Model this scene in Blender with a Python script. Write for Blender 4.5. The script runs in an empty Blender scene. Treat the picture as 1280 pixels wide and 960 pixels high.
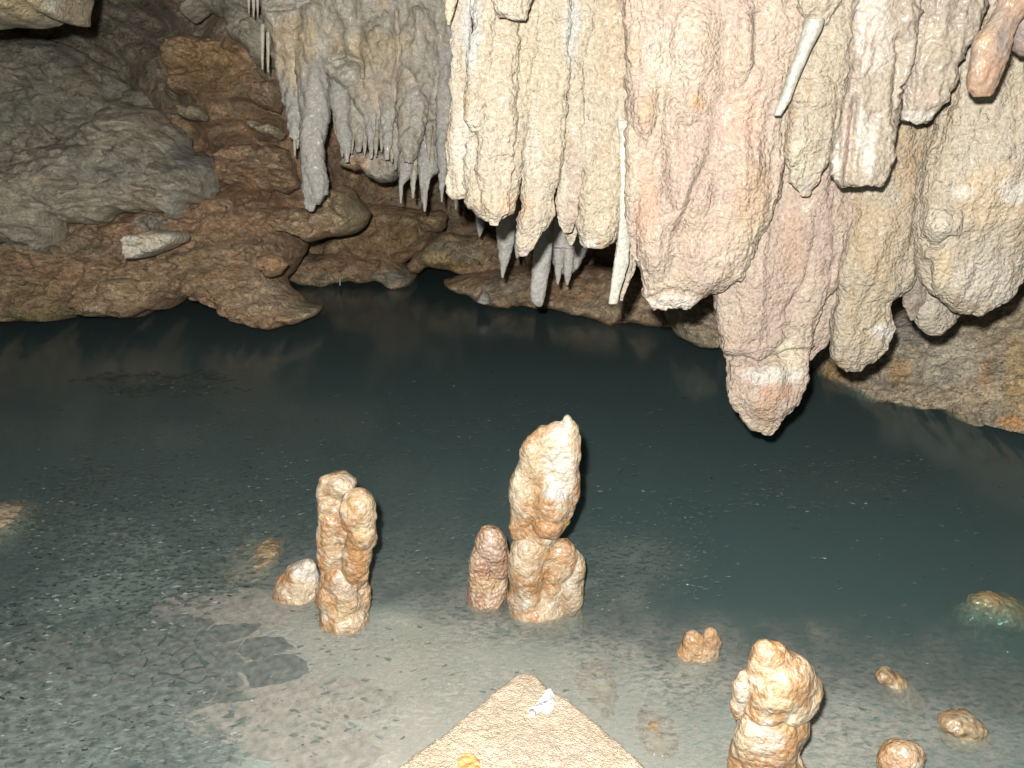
import bpy, math, random
import numpy as np
from mathutils import Vector, Matrix
random.seed(7); RS = np.random.RandomState(11)
SC = bpy.context.scene
COL = SC.collection
# ------------------------------------------------------------------ camera
F = 961.0; PITCH = math.radians(20.0); CAMH = 1.5
cp, sp = math.cos(PITCH), math.sin(PITCH)
cam = bpy.data.cameras.new("camera"); cam.sensor_width = 36; cam.lens = 36 * F / 1280
cam.clip_start = .02; cam.clip_end = 200
co = bpy.data.objects.new("camera", cam); COL.objects.link(co)
co.location = (0, 0, CAMH); co.rotation_euler = (math.pi / 2 - PITCH, 0, 0)
SC.camera = co
# ------------------------------------------------------------------ light
w = bpy.data.worlds.new("World"); SC.world = w; w.use_nodes = True
nt = w.node_tree; bg = nt.nodes['Background']
sky = nt.nodes.new('ShaderNodeTexSky'); sky.sky_type = 'NISHITA'; sky.sun_disc = False
sky.sun_elevation = math.radians(35); sky.sun_rotation = math.radians(200)
nt.links.new(sky.outputs[0], bg.inputs[0]); bg.inputs[1].default_value = 0.024   # daylight that seeps in from the cave mouth
fl = bpy.data.lights.new("flash_lamp", 'SPOT'); fl.energy = 1050; fl.color = (1.0, .955, .87)
fl.spot_size = math.radians(165); fl.spot_blend = .4; fl.shadow_soft_size = .025
fo = bpy.data.objects.new("flash_lamp", fl); COL.objects.link(fo)
fo.location = (-.07, -.02, CAMH + .13); fo.rotation_euler = (math.pi / 2 - math.radians(17), 0, math.radians(-5))
SC.view_settings.view_transform = 'Standard'; SC.view_settings.look = 'None'
SC.view_settings.exposure = 0; SC.view_settings.gamma = 1
SC.render.engine = 'CYCLES'
cy = SC.cycles; cy.use_denoising = True; cy.max_bounces = 6; cy.diffuse_bounces = 3; cy.glossy_bounces = 2
cy.transmission_bounces = 2; cy.volume_bounces = 2; cy.transparent_max_bounces = 10
cy.caustics_reflective = False; cy.caustics_refractive = False; cy.sample_clamp_indirect = 2

# ------------------------------------------------------------------ picture coordinates <-> place
def ray(px, py):
    px = np.asarray(px, float); py = np.asarray(py, float)
    u = (px - 640) / F; v = (480 - py) / F
    y = cp + v * sp; z = -sp + v * cp
    return u / y, z / y
def P(px, py, Y):
    a, b = ray(px, py); Y = np.asarray(Y, float) + 0 * a
    return np.stack([a * Y, Y, CAMH + b * Y], -1)
def Wz(px, py, z=0.0):
    a, b = ray(px, py); Y = (z - CAMH) / b
    return np.stack([a * Y, Y, z + 0 * Y], -1)
def Yw(py, z=0.0): return float(Wz(640, py, z)[..., 1])
def proj(V):
    d = V - np.array([0, 0, CAMH])
    f = d[..., 1] * cp - d[..., 2] * sp; u = d[..., 1] * sp + d[..., 2] * cp
    f = np.maximum(f, .05)
    return 640 + F * d[..., 0] / f, 480 - F * u / f
# ------------------------------------------------------------------ noise
_pm = RS.permutation(256); _pm = np.concatenate([_pm, _pm, _pm]).astype(np.int64)
_gr = RS.normal(size=(256, 3)); _gr /= np.linalg.norm(_gr, axis=1)[:, None]
def perlin(p):
    i = np.floor(p).astype(np.int64); f = p - i; i &= 255
    u = f * f * f * (f * (f * 6 - 15) + 10); out = 0
    for dx in (0, 1):
        wx = u[..., 0] if dx else 1 - u[..., 0]
        for dy in (0, 1):
            wy = u[..., 1] if dy else 1 - u[..., 1]
            for dz in (0, 1):
                wz = u[..., 2] if dz else 1 - u[..., 2]
                h = _pm[_pm[_pm[(i[..., 0] + dx) & 255] + ((i[..., 1] + dy) & 255)] + ((i[..., 2] + dz) & 255)]
                g = _gr[h]
                out = out + wx * wy * wz * (g[..., 0] * (f[..., 0] - dx) + g[..., 1] * (f[..., 1] - dy) + g[..., 2] * (f[..., 2] - dz))
    return out * 1.5
def fbm(p, oct=4, gain=.5, ridged=False):
    s = 0; a = 1; t = 0
    for k in range(oct):
        n = perlin(p * 2.03 ** k + 17.3 * k)
        if ridged: n = 1 - 2 * np.abs(n)
        s = s + a * n; t += a; a *= gain
    return s / t
_wj = RS.rand(256, 3)
def worley(p):
    i = np.floor(p).astype(np.int64); f = p - i; best = np.full(p.shape[:-1], 9.)
    for dx in (-1, 0, 1):
        for dy in (-1, 0, 1):
            for dz in (-1, 0, 1):
                h = _pm[_pm[_pm[(i[..., 0] + dx) & 255] + ((i[..., 1] + dy) & 255)] + ((i[..., 2] + dz) & 255)]
                j = _wj[h]
                d = (j[..., 0] + dx - f[..., 0]) ** 2 + (j[..., 1] + dy - f[..., 1]) ** 2 + (j[..., 2] + dz - f[..., 2]) ** 2
                best = np.minimum(best, d)
    return np.sqrt(best)
def sstep(a, b, x):
    t = np.clip((x - a) / (b - a), 0, 1); return t * t * (3 - 2 * t)
# ------------------------------------------------------------------ materials
MATS = {}
TONE = dict(cream_popcorn_calcite=.56, mauve_popcorn_calcite=.62, pale_broken_calcite=.54, brown_stub_calcite=.75, white_straw_calcite=.62, tan_stalagmite_calcite=.54, russet_stalagmite_calcite=.60, white_crust_rock=.55, wet_sunken_rock=.6, grainy_tan_stone=.62, grey_silt=.75, bright_slab_rock=.9, mottled_bank_rock=1.05, grey_drapery_calcite=1., blue_grey_calcite=.9)
def rock(name, cols, sc=4.0, stretch=(1, 1, 1), grain=((60, .25, .012),), rough=.75, spec=.35, coat=0., coatr=.2, fine=.35, relf=0.):
    if 'cave_rock' in name or 'bank' in name: relf = .17
    """cols: three rock colours mixed by noise; grain: (scale, strength, distance) of popcorn-like bumps."""
    m = bpy.data.materials.new(name); m.use_nodes = True; t = m.node_tree; N = t.nodes; L = t.links
    b = N['Principled BSDF']; tc = N.new('ShaderNodeTexCoord'); mp = N.new('ShaderNodeMapping')
    mp.inputs['Scale'].default_value = stretch; L.new(tc.outputs['Object'], mp.inputs[0])
    def noise(s, d=6, r=.6, src=mp):
        n = N.new('ShaderNodeTexNoise'); n.inputs['Scale'].default_value = s; n.inputs['Detail'].default_value = d
        n.inputs['Roughness'].default_value = r; L.new(src.outputs[0] if src is mp else src.outputs['Object'], n.inputs['Vector']); return n
    def ramp(src, a, c):
        r = N.new('ShaderNodeMapRange'); r.inputs['From Min'].default_value = a; r.inputs['From Max'].default_value = c
        r.interpolation_type = 'SMOOTHSTEP'; L.new(src, r.inputs[0]); return r.outputs[0]
    def mix(fac, a, c, mode='MIX'):
        x = N.new('ShaderNodeMix'); x.data_type = 'RGBA'; x.blend_type = mode
        if isinstance(fac, float): x.inputs[0].default_value = fac
        else: L.new(fac, x.inputs[0])
        for s, v in ((6, a), (7, c)):
            if isinstance(v, tuple): x.inputs[s].default_value = (*v, 1)
            else: L.new(v, x.inputs[s])
        return x.outputs[2]
    c = mix(ramp(noise(sc).outputs[0], .42, .6), cols[0], cols[1])
    n2 = noise(sc * 2.7, 8, .65); c = mix(ramp(n2.outputs[0], .52, .68), c, cols[2])
    at = N.new('ShaderNodeAttribute'); at.attribute_name = 'stain'
    n4 = noise(sc * 6, 5, .7, tc)
    mm = N.new('ShaderNodeMath'); mm.operation = 'MULTIPLY'; L.new(at.outputs['Alpha'], mm.inputs[0])
    L.new(ramp(n4.outputs[0], .2, .55), mm.inputs[1])
    c = mix(mm.outputs[0], c, at.outputs['Color'])
    n3 = noise(90, 6, .7, tc)   # fine speckle of the stone
    gr = N.new('ShaderNodeMapRange'); gr.inputs['From Min'].default_value = .3; gr.inputs['From Max'].default_value = .7
    gr.inputs['To Min'].default_value = 1 - fine; gr.inputs['To Max'].default_value = 1 + fine * .7; L.new(n3.outputs[0], gr.inputs[0])
    cc = N.new('ShaderNodeCombineColor'); [L.new(gr.outputs[0], cc.inputs[k]) for k in range(3)]
    c = mix(1., c, cc.outputs[0], 'MULTIPLY')
    if 'cave_rock' in name or 'bank' in name or 'drapery' in name:   # mineral mottling
        n5 = noise(9, 10, .72); r5 = N.new('ShaderNodeMapRange'); r5.inputs['From Min'].default_value = .32; r5.inputs['From Max'].default_value = .68
        r5.inputs['To Min'].default_value = .62; r5.inputs['To Max'].default_value = 1.5; L.new(n5.outputs[0], r5.inputs[0])
        c5 = N.new('ShaderNodeCombineColor'); [L.new(r5.outputs[0], c5.inputs[k]) for k in range(3)]; c = mix(1., c, c5.outputs[0], 'MULTIPLY')
    c = mix(1., c, (TONE.get(name, 1.),) * 3, 'MULTIPLY')
    L.new(c, b.inputs['Base Color'])
    b.inputs['Roughness'].default_value = rough; b.inputs['Specular IOR Level'].default_value = spec
    b.inputs['Coat Weight'].default_value = coat; b.inputs['Coat Roughness'].default_value = coatr
    prev = None
    nb = noise(28, 8, .62, tc)
    bp = N.new('ShaderNodeBump'); bp.inputs['Strength'].default_value = .5; bp.inputs['Distance'].default_value = .02
    L.new(nb.outputs[0], bp.inputs['Height']); prev = bp
    if relf:
        nf = noise(5.5, 8, .6); nf.noise_type = 'RIDGED_MULTIFRACTAL'; nf.inputs['Distortion'].default_value = .6; bz = N.new('ShaderNodeBump'); bz.invert = True; bz.inputs['Strength'].default_value = .5; bz.inputs['Distance'].default_value = .05
        L.new(nf.outputs[0], bz.inputs['Height']); L.new(prev.outputs[0], bz.inputs['Normal']); prev = bz
        nb2 = noise(9, 10, .68); bq = N.new('ShaderNodeBump'); bq.inputs['Strength'].default_value = .8; bq.inputs['Distance'].default_value = relf
        L.new(nb2.outputs[0], bq.inputs['Height']); L.new(prev.outputs[0], bq.inputs['Normal']); prev = bq
    for s, st, di in grain:
        v = N.new('ShaderNodeTexVoronoi'); v.feature = 'SMOOTH_F1'; v.inputs['Scale'].default_value = s
        v.inputs['Smoothness'].default_value = .25
        wn = noise(s * .6, 3, .5, tc); wa = N.new('ShaderNodeVectorMath'); wa.operation = 'MULTIPLY_ADD'
        wa.inputs[1].default_value = (.9 / s,) * 3; L.new(wn.outputs['Color'], wa.inputs[0]); L.new(tc.outputs['Object'], wa.inputs[2])
        L.new(wa.outputs[0], v.inputs['Vector'])
        bp = N.new('ShaderNodeBump'); bp.invert = True; bp.inputs['Strength'].default_value = st; bp.inputs['Distance'].default_value = di
        L.new(v.outputs['Distance'], bp.inputs['Height']); L.new(prev.outputs[0], bp.inputs['Normal']); prev = bp
    L.new(prev.outputs[0], b.inputs['Normal'])
    MATS[name] = m; return m
rock('cream_popcorn_calcite', ((.43, .375, .295), (.46, .415, .35), (.40, .31, .215)), 7, (1, 1, .3), ((85, .6, .009), (190, .4, .004)), .72, .3, .03, fine=.35)
rock('mauve_popcorn_calcite', ((.42, .335, .285), (.45, .385, .31), (.42, .33, .245)), 4.5, (1, 1, .6), ((80, .6, .009), (190, .4, .004)), .74, .3, .03, fine=.35)
rock('pale_broken_calcite', ((.36, .31, .25), (.31, .26, .22), (.40, .36, .31)), 4, (1, 1, .4), ((90, .4, .008),), .6, .4, .1)
rock('brown_stub_calcite', ((.22, .145, .10), (.20, .155, .13), (.27, .18, .115)), 8, (1, 1, .6), ((90, .2, .006),), .6, .4, .1)
rock('white_straw_calcite', ((.38, .385, .34), (.41, .41, .37), (.33, .325, .28)), 10, (1, 1, .3), ((120, .15, .004),), .5, .45, .2)
rock('grey_drapery_calcite', ((.36, .335, .28), (.31, .30, .265), (.40, .33, .25)), 4.5, (1, 1, .4), ((30, .35, .03),), .65, .4, .1)
rock('blue_grey_calcite', ((.38, .375, .36), (.42, .41, .385), (.34, .325, .305)), 5, (1, 1, .3), ((40, .2, .02),), .65, .35, .1)
rock('brown_cave_rock', ((.52, .345, .215), (.38, .275, .18), (.58, .46, .33)), 3.0, (1, 1, 1.6), ((12, .4, .05), (34, .4, .02)), .7, .4, .12, .3, .5)
rock('grey_cave_rock', ((.50, .465, .375), (.41, .395, .335), (.55, .48, .37)), 2.6, (1, 1, 1.5), ((10, .3, .05),), .72, .35, .1, .3, .35)
rock('dark_cave_rock', ((.085, .075, .055), (.11, .08, .05), (.12, .11, .085)), 1.3, (1, 1, 1.4), ((10, .3, .05),), .75, .35, .1, .3, .4)
rock('mottled_bank_rock', ((.48, .40, .29), (.42, .37, .29), (.50, .38, .25)), 5, (1, 1, 1.6), ((22, .5, .04), (60, .3, .012)), .68, .4, .12, .3, .5)
rock('tan_stalagmite_calcite', ((.33, .185, .085), (.43, .34, .235), (.50, .45, .37)), 11, (1, 1, .6), ((70, .35, .012), (170, .35, .005)), .5, .45, .18, .25, .3)
rock('russet_stalagmite_calcite', ((.30, .18, .115), (.33, .235, .17), (.38, .31, .245)), 16, (1, 1, .8), ((80, .5, .014),), .42, .5, .35, .18, .25)
rock('white_crust_rock', ((.54, .51, .46), (.48, .42, .33), (.42, .32, .2)), 14, (1, 1, 1), ((80, .7, .014),), .6, .4, .15)
rock('bright_slab_rock', ((.62, .58, .5), (.6, .52, .42), (.56, .55, .52)), 10, (1, 1, 1), ((40, .5, .02),), .6, .4, .15)
rock('wet_sunken_rock', ((.25, .17, .10), (.30, .235, .145), (.22, .18, .12)), 10, (1, 1, 1), ((60, .4, .012),), .4, .5, .3)
rock('grainy_tan_stone', ((.31, .255, .19), (.34, .285, .22), (.30, .25, .205)), 9, (1, 1, 1), ((330, .8, .004), (700, .5, .002)), .7, .35, 0, .2, .3)
rock('grey_silt', ((.46, .42, .37), (.50, .455, .40), (.40, .355, .30)), 2.5, (1, 1, 1), ((30, .1, .01),), .8, .3, 0, .2, .2)
# ------------------------------------------------------------------ mesh building
def tag(o, label=None, cat=None, group=None, kind=None):
    if label: o['label'] = label
    if cat: o['category'] = cat
    if group: o['group'] = group
    if kind: o['kind'] = kind
    return o
def link(name, V, Fq, mat, origin=None, parent=None, stains=None, smooth=True, stain_gain=.8, warp=1., s0=.55):
    V = np.asarray(V, float)
    org = np.array(origin if origin is not None else V.mean(0), float)
    if isinstance(mat, str) and ('stalagmite' in mat or mat == 'white_crust_rock') and name not in ('lime_patch', 'rust_spot'): stain_gain = .84 if 'crust' in mat else .82
    if mat == 'brown_stub_calcite': stain_gain = .62
    me = bpy.data.meshes.new(name)
    Fq = np.asarray(Fq, np.int32); k = Fq.shape[1]
    me.vertices.add(len(V)); me.vertices.foreach_set('co', (V - org).astype(np.float32).ravel())
    me.loops.add(Fq.size); me.loops.foreach_set('vertex_index', Fq.ravel())
    me.polygons.add(len(Fq)); me.polygons.foreach_set('loop_start', np.arange(0, Fq.size, k, dtype=np.int32))
    me.polygons.foreach_set('use_smooth', np.full(len(Fq), smooth))
    me.update(calc_edges=True)
    col = np.zeros((len(V), 4), np.float32)
    if stains:
        qx, qy = proj(V)
        wv = perlin(V * 9) * .45 * warp + perlin(V * 31) * .25 * warp
        for (sx, sy, rx, ry, c, a) in stains:
            c = tuple(min(v * stain_gain, .62) for v in c) if max(c) > .6 or stain_gain != .8 else c
            r = np.sqrt(((qx - sx) / rx) ** 2 + ((qy - sy) / ry) ** 2) + wv
            al = a * (1 - sstep(s0, 1.05, r))
            k2 = al / np.maximum(al + col[:, 3] * (1 - al), 1e-5)
            col[:, :3] = col[:, :3] * (1 - k2[:, None]) + np.array(c) * k2[:, None]
            col[:, 3] = al + col[:, 3] * (1 - al)
    a = me.color_attributes.new('stain', 'FLOAT_COLOR', 'POINT'); a.data.foreach_set('color', col.ravel())
    me.materials.append(MATS[mat] if isinstance(mat, str) else mat)
    o = bpy.data.objects.new(name, me); COL.objects.link(o)
    if parent is not None:
        o.parent = parent; o.location = Vector(org) - Vector(parent.location)
    else: o.location = org
    return o
def segdist(qx, qy, pts, closed=False):
    """distance from pixels to a polyline, and the nearest point on it"""
    pts = np.asarray(pts, float); A = pts if closed else pts[:-1]; B = np.roll(pts, -1, 0) if closed else pts[1:]
    n = len(qx); best = np.full(n, 1e9); nx = np.zeros(n); ny = np.zeros(n)
    for a, b in zip(A, B):
        d = b - a; t = np.clip(((qx - a[0]) * d[0] + (qy - a[1]) * d[1]) / max(d @ d, 1e-9), 0, 1)
        x = a[0] + t * d[0]; y = a[1] + t * d[1]; q = (qx - x) ** 2 + (qy - y) ** 2
        m = q < best; best[m] = q[m]; nx[m] = x[m]; ny[m] = y[m]
    return np.sqrt(best), nx, ny
def inside(qx, qy, pts):
    pts = np.asarray(pts, float); c = np.zeros(len(qx), bool)
    for a, b in zip(pts, np.roll(pts, -1, 0)):
        if a[1] == b[1]: continue
        m = ((a[1] > qy) != (b[1] > qy)) & (qx < (b[0] - a[0]) * (qy - a[1]) / (b[1] - a[1]) + a[0]); c ^= m
    return c
def relief(V, creases=(), bumps=()):
    """grooves (polyline, width px, depth m) and swellings (px, py, rx, ry, height m) at their places on the rock"""
    qx, qy = proj(V); r = np.zeros(len(V)); wob = perlin(V * 14) * 3
    for pts, wd, dp in creases:
        d, _, _ = segdist(qx + wob, qy, pts); r -= dp * np.exp(-(d / wd) ** 2)
    for (x, y, rx, ry, h) in bumps:
        q = ((qx - x) / rx) ** 2 + ((qy - y) / ry) ** 2; r += h * 1.2 * np.clip(1 - q, 0, 1) ** 1.5
    return r
def rag_poly(poly, rag, seed, step=5.):
    poly = np.asarray(poly, float); out = []
    for a, b in zip(poly, np.roll(poly, -1, 0)):
        n = max(1, int(np.hypot(*(b - a)) / step)); t = np.arange(n)[:, None] / n; out.append(a + (b - a) * t)
    q = np.concatenate(out); s = np.stack([q[:, 0] / 26, q[:, 1] / 26, np.full(len(q), seed * 3.7)], -1)
    q = q + rag * np.stack([fbm(s, 3, .6), fbm(s + 50, 3, .6)], -1) * 2
    return q
def sheet(name, poly, Y, mat, T=.15, B=.1, W=20, step=2.5, rag=3, amp=(.05, .02, .006), scl=(2.5, 8, 26), zst=1.3,
          creases=(), bumps=(), stains=None, seed=1, pos=None, out=(0, -1, .12), parent=None, ridg=.5, crag=0., gain=.8):
    """a rock body with a given outline, real thickness and a broken surface"""
    q = rag_poly(poly, rag, seed)
    x0, y0 = q.min(0) - step; x1, y1 = q.max(0) + step
    gx, gy = np.meshgrid(np.arange(x0, x1 + step, step), np.arange(y0, y1 + step, step), indexing='ij')
    sh = gx.shape; fx = gx.ravel(); fy = gy.ravel()
    d, nx, ny = segdist(fx, fy, q, True); ins = inside(fx, fy, q)
    d = np.where(ins, d, -d)
    idx = np.arange(len(fx)).reshape(sh)
    c = np.stack([idx[:-1, :-1], idx[1:, :-1], idx[1:, 1:], idx[:-1, 1:]], -1).reshape(-1, 4)
    ok = (d[c] > 0).any(1) & (d[c] > -step * 1.5).all(1); c = c[ok]
    outm = d <= 0; fx = np.where(outm, nx, fx); fy = np.where(outm, ny, fy); dd = np.clip(d, 0, None)
    used = np.unique(c); rm = np.full(len(fx), -1); rm[used] = np.arange(len(used)); c = rm[c]
    fx, fy, dd = fx[used], fy[used], dd[used]
    if pos is None:
        Yv = Y(fx, fy) if callable(Y) else Y; base = P(fx, fy, Yv)
    else: base = pos(fx, fy)
    o_ = np.array(out, float); o_ /= np.linalg.norm(o_)
    prof = np.sqrt(np.clip(1 - (1 - np.clip(dd / W, 0, 1)) ** 2, 0, 1))
    st = np.array([1, 1, zst]); so = seed * 5.13
    n = amp[0] * ((1 - ridg) * fbm(base * st * scl[0] + so, 3) + ridg * fbm(base * st * scl[0] + so + 9, 4, .55, True))
    n += amp[1] * fbm(base * st * scl[1] + so, 3, .6) + amp[1] * .5 * fbm(base * st * scl[1] * 1.3 + so, 3, .5, True) + amp[2] * (fbm(base * scl[2], 2) + .8 - 1.6 * worley(base * scl[2] * .7))
    if crag:
        wq = base * st * 3.2 + so; wq = wq + .9 * np.stack([fbm(wq * .9, 2), fbm(wq * .9 + 7, 2), fbm(wq * .9 + 13, 2)], -1)
        tt = fbm(wq, 4, .55) * 5; fl_ = np.floor(tt); n += crag * ((fl_ + sstep(.55, .95, tt - fl_)) / 2.2) + crag * .35 * fbm(base * st * 22, 3, .6, True)
    h = T * prof + (n + relief(base, creases, bumps)) * np.clip(dd / (W * .5), 0, 1) ** .5
    edge = dd <= 0
    fr = base + o_ * h[:, None]; bk = base - o_ * (B * prof + .002)[:, None]
    nV = len(fx); V = np.concatenate([fr, bk])
    mp = np.arange(nV) + nV; mp[edge] = np.arange(nV)[edge]     # front and back share the rim
    cb = mp[c][:, ::-1]
    Fq = np.concatenate([c, cb[~edge[c].all(1)]])
    return link(name, V, Fq, mat, parent=parent, stains=stains, stain_gain=gain)
def lobe(name, rows, Y, mat, ratio=.7, cap=.16, step=2.2, amp=(.02, .008, .004), scl=(5, 16, 55), zst=.4, blunt=.2, Ybot=None,
         creases=(), bumps=(), stains=None, seed=1, parent=None, flute=0., rag=0, edge=0., sq=.9):
    """a hanging stalactite: rows of (py, left, right) give its outline; its section is a full rounded oval"""
    rows = np.array(rows, float); ys = np.arange(rows[0, 0], rows[-1, 0] + .01, step)
    if ys[-1] < rows[-1, 0]: ys = np.append(ys, rows[-1, 0])
    xl = np.interp(ys, rows[:, 0], rows[:, 1]); xr = np.interp(ys, rows[:, 0], rows[:, 2])
    k = np.array([1, 2, 3, 2, 1.]); k /= k.sum()
    def sm(a): return np.convolve(np.pad(a, 2, mode='edge'), k, 'valid')
    xl, xr = sm(xl), sm(xr)
    if edge:
        q_ = np.stack([ys / 30, 0 * ys + seed * 2.3, 0 * ys], -1); e_ = edge * np.clip((xr - xl) / 40, .2, 1)
        xl = xl + e_ * 2.2 * fbm(q_, 3, .65); xr = xr + e_ * 2.2 * fbm(q_ + 31, 3, .65); xr = np.maximum(xr, xl + 1)
    t = (ys - ys[0]) / max(ys[-1] - ys[0], 1); Yv = Y + (0 if Ybot is None else (Ybot - Y)) * t
    c0 = P(xl, ys, Yv); c1 = P(xr, ys, Yv); cen = (c0 + c1) / 2; hw = np.maximum((c1[:, 0] - c0[:, 0]) / 2, .0015)
    dep = np.minimum(hw * ratio, cap) + np.where(hw * ratio > cap, (hw * ratio - cap) * .15, 0)
    # rounded foot, its rim ragged in the last stretch
    w0 = hw[-1]; d0 = dep[-1]; px_m = abs(P(0, ys[-1], Yv[-1])[2] - P(0, ys[-1] + 1, Yv[-1])[2])
    ex = []
    for a in (.35, .65, .88, 1.):
        s = math.sqrt(max(1 - a * a, 0.0)); ex.append((cen[-1] + np.array([0, 0, -a * blunt * w0]), w0 * max(s, .02), d0 * max(s, .02)))
    cen = np.concatenate([cen, [e[0] for e in ex]]); hw = np.concatenate([hw, [e[1] for e in ex]]); dep = np.concatenate([dep, [e[2] for e in ex]])
    wpx = np.max(rows[:, 2] - rows[:, 1]); n = int(np.clip(wpx * 2.4 / step, 14, 260)) // 2 * 2
    th = np.arange(n) / n * 2 * math.pi
    ct, st_ = np.cos(th), np.sin(th)
    X = cen[:, None, 0] + hw[:, None] * np.sign(ct) * np.abs(ct) ** sq
    Yy = cen[:, None, 1] - dep[:, None] * np.sign(st_) * np.abs(st_) ** sq; Z = cen[:, None, 2] + 0 * ct
    V = np.stack([X, Yy, Z], -1).reshape(-1, 3)
    nr = np.stack([(ct / np.maximum(hw, .004)[:, None]), -(st_ / np.maximum(dep, .004)[:, None]), 0 * ct * hw[:, None]], -1).reshape(-1, 3)
    nr /= np.linalg.norm(nr, axis=1)[:, None]
    so = seed * 7.31; S = np.array([1, 1, zst])
    fade = np.clip(np.repeat(hw, n) / .03, .15, 1)
    dsp = amp[0] * fbm(V * S * scl[0] + so, 3) + amp[1] * fbm(V * np.array([1, 1, .8]) * scl[1] + so, 3, .55)
    if flute: dsp += flute * (fbm((V + .012 * np.stack([perlin(V * 9), 0 * V[:, 0], 0 * V[:, 0]], -1)) * np.array([1, 1, .14]) * 17 + so, 3, .6, True) - .3)
    dsp += amp[2] * (.8 - 1.5 * worley(V * scl[2])) + amp[1] * .5 * (.7 - worley(V * scl[1] * 1.3 + so))
    dsp = dsp * fade + relief(V, creases, bumps) * (st_[None, :] > 0).repeat(len(hw), 0).ravel()
    V = V + nr * dsp[:, None]
    low_ = np.repeat(sstep(.72, 1., np.concatenate([t, np.ones(4)])), n); V[:, 2] += np.repeat(np.clip(hw / .05, .1, 1), n) * amp[1] * (.6 * perlin(V * scl[1] * 1.2 + 40) + 2.6 * low_ * fbm(V * np.array([1, .3, .3]) * 22 + so, 3, .6))
    m = len(hw); I = np.arange(m * n).reshape(m, n); J = np.roll(I, -1, 1)
    Fq = np.stack([I[:-1], J[:-1], J[1:], I[1:]], -1).reshape(-1, 4)
    # caps as quads round a centre pole
    V = np.concatenate([V, [V[:n].mean(0), V[-n:].mean(0)]]); tp, bt = m * n, m * n + 1
    e = np.arange(0, n - 1, 2)
    Fq = np.concatenate([Fq, np.stack([np.full(len(e), tp), I[0][(e + 2) % n], I[0][e + 1], I[0][e]], -1),
                         np.stack([np.full(len(e), bt), I[-1][e], I[-1][e + 1], I[-1][(e + 2) % n]], -1)])
    return link(name, V, Fq, mat, origin=cen[0], parent=parent, stains=stains)
def nets(vol, org, h):
    """surface nets: a smooth skin round the negative cells of a field"""
    s = vol < 0; nx, ny, nz = vol.shape
    acc = np.zeros((nx - 1, ny - 1, nz - 1, 3)); cnt = np.zeros((nx - 1, ny - 1, nz - 1))
    cr = [(i, j, k) for i in (0, 1) for j in (0, 1) for k in (0, 1)]
    sl = lambda c: tuple(slice(c[a], vol.shape[a] - 1 + c[a]) for a in range(3))
    for a in cr:
        for ax in range(3):
            if a[ax]: continue
            b = list(a); b[ax] = 1; va, vb = vol[sl(a)], vol[sl(b)]
            m = (va < 0) != (vb < 0); t = np.where(m, va / np.where(m, va - vb, 1), 0)
            for q in range(3): acc[..., q] += np.where(m, a[q] + (t if q == ax else 0), 0)
            cnt += m
    act = cnt > 0; ids = np.full(act.shape, -1); ids[act] = np.arange(act.sum())
    gi = np.stack(np.nonzero(act), -1); V = (gi + acc[act] / cnt[act][:, None]) * h + org
    Fs = []
    for ax in range(3):
        u, v = [(1, 2), (2, 0), (0, 1)][ax]
        A = np.take(s, range(0, vol.shape[ax] - 1), ax); Bq = np.take(s, range(1, vol.shape[ax]), ax)
        e = np.stack(np.nonzero(A != Bq), -1)
        ok = (e[:, u] > 0) & (e[:, v] > 0) & (e[:, u] < vol.shape[u] - 1) & (e[:, v] < vol.shape[v] - 1); e = e[ok]
        def gid(du, dv):
            f = e.copy(); f[:, u] -= du; f[:, v] -= dv; return ids[f[:, 0], f[:, 1], f[:, 2]]
        q = np.stack([gid(1, 1), gid(0, 1), gid(0, 0), gid(1, 0)], -1)
        flip = ~A[tuple(e.T)]; q[flip] = q[flip][:, ::-1]; Fs.append(q)
    return V, np.concatenate(Fs)
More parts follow.
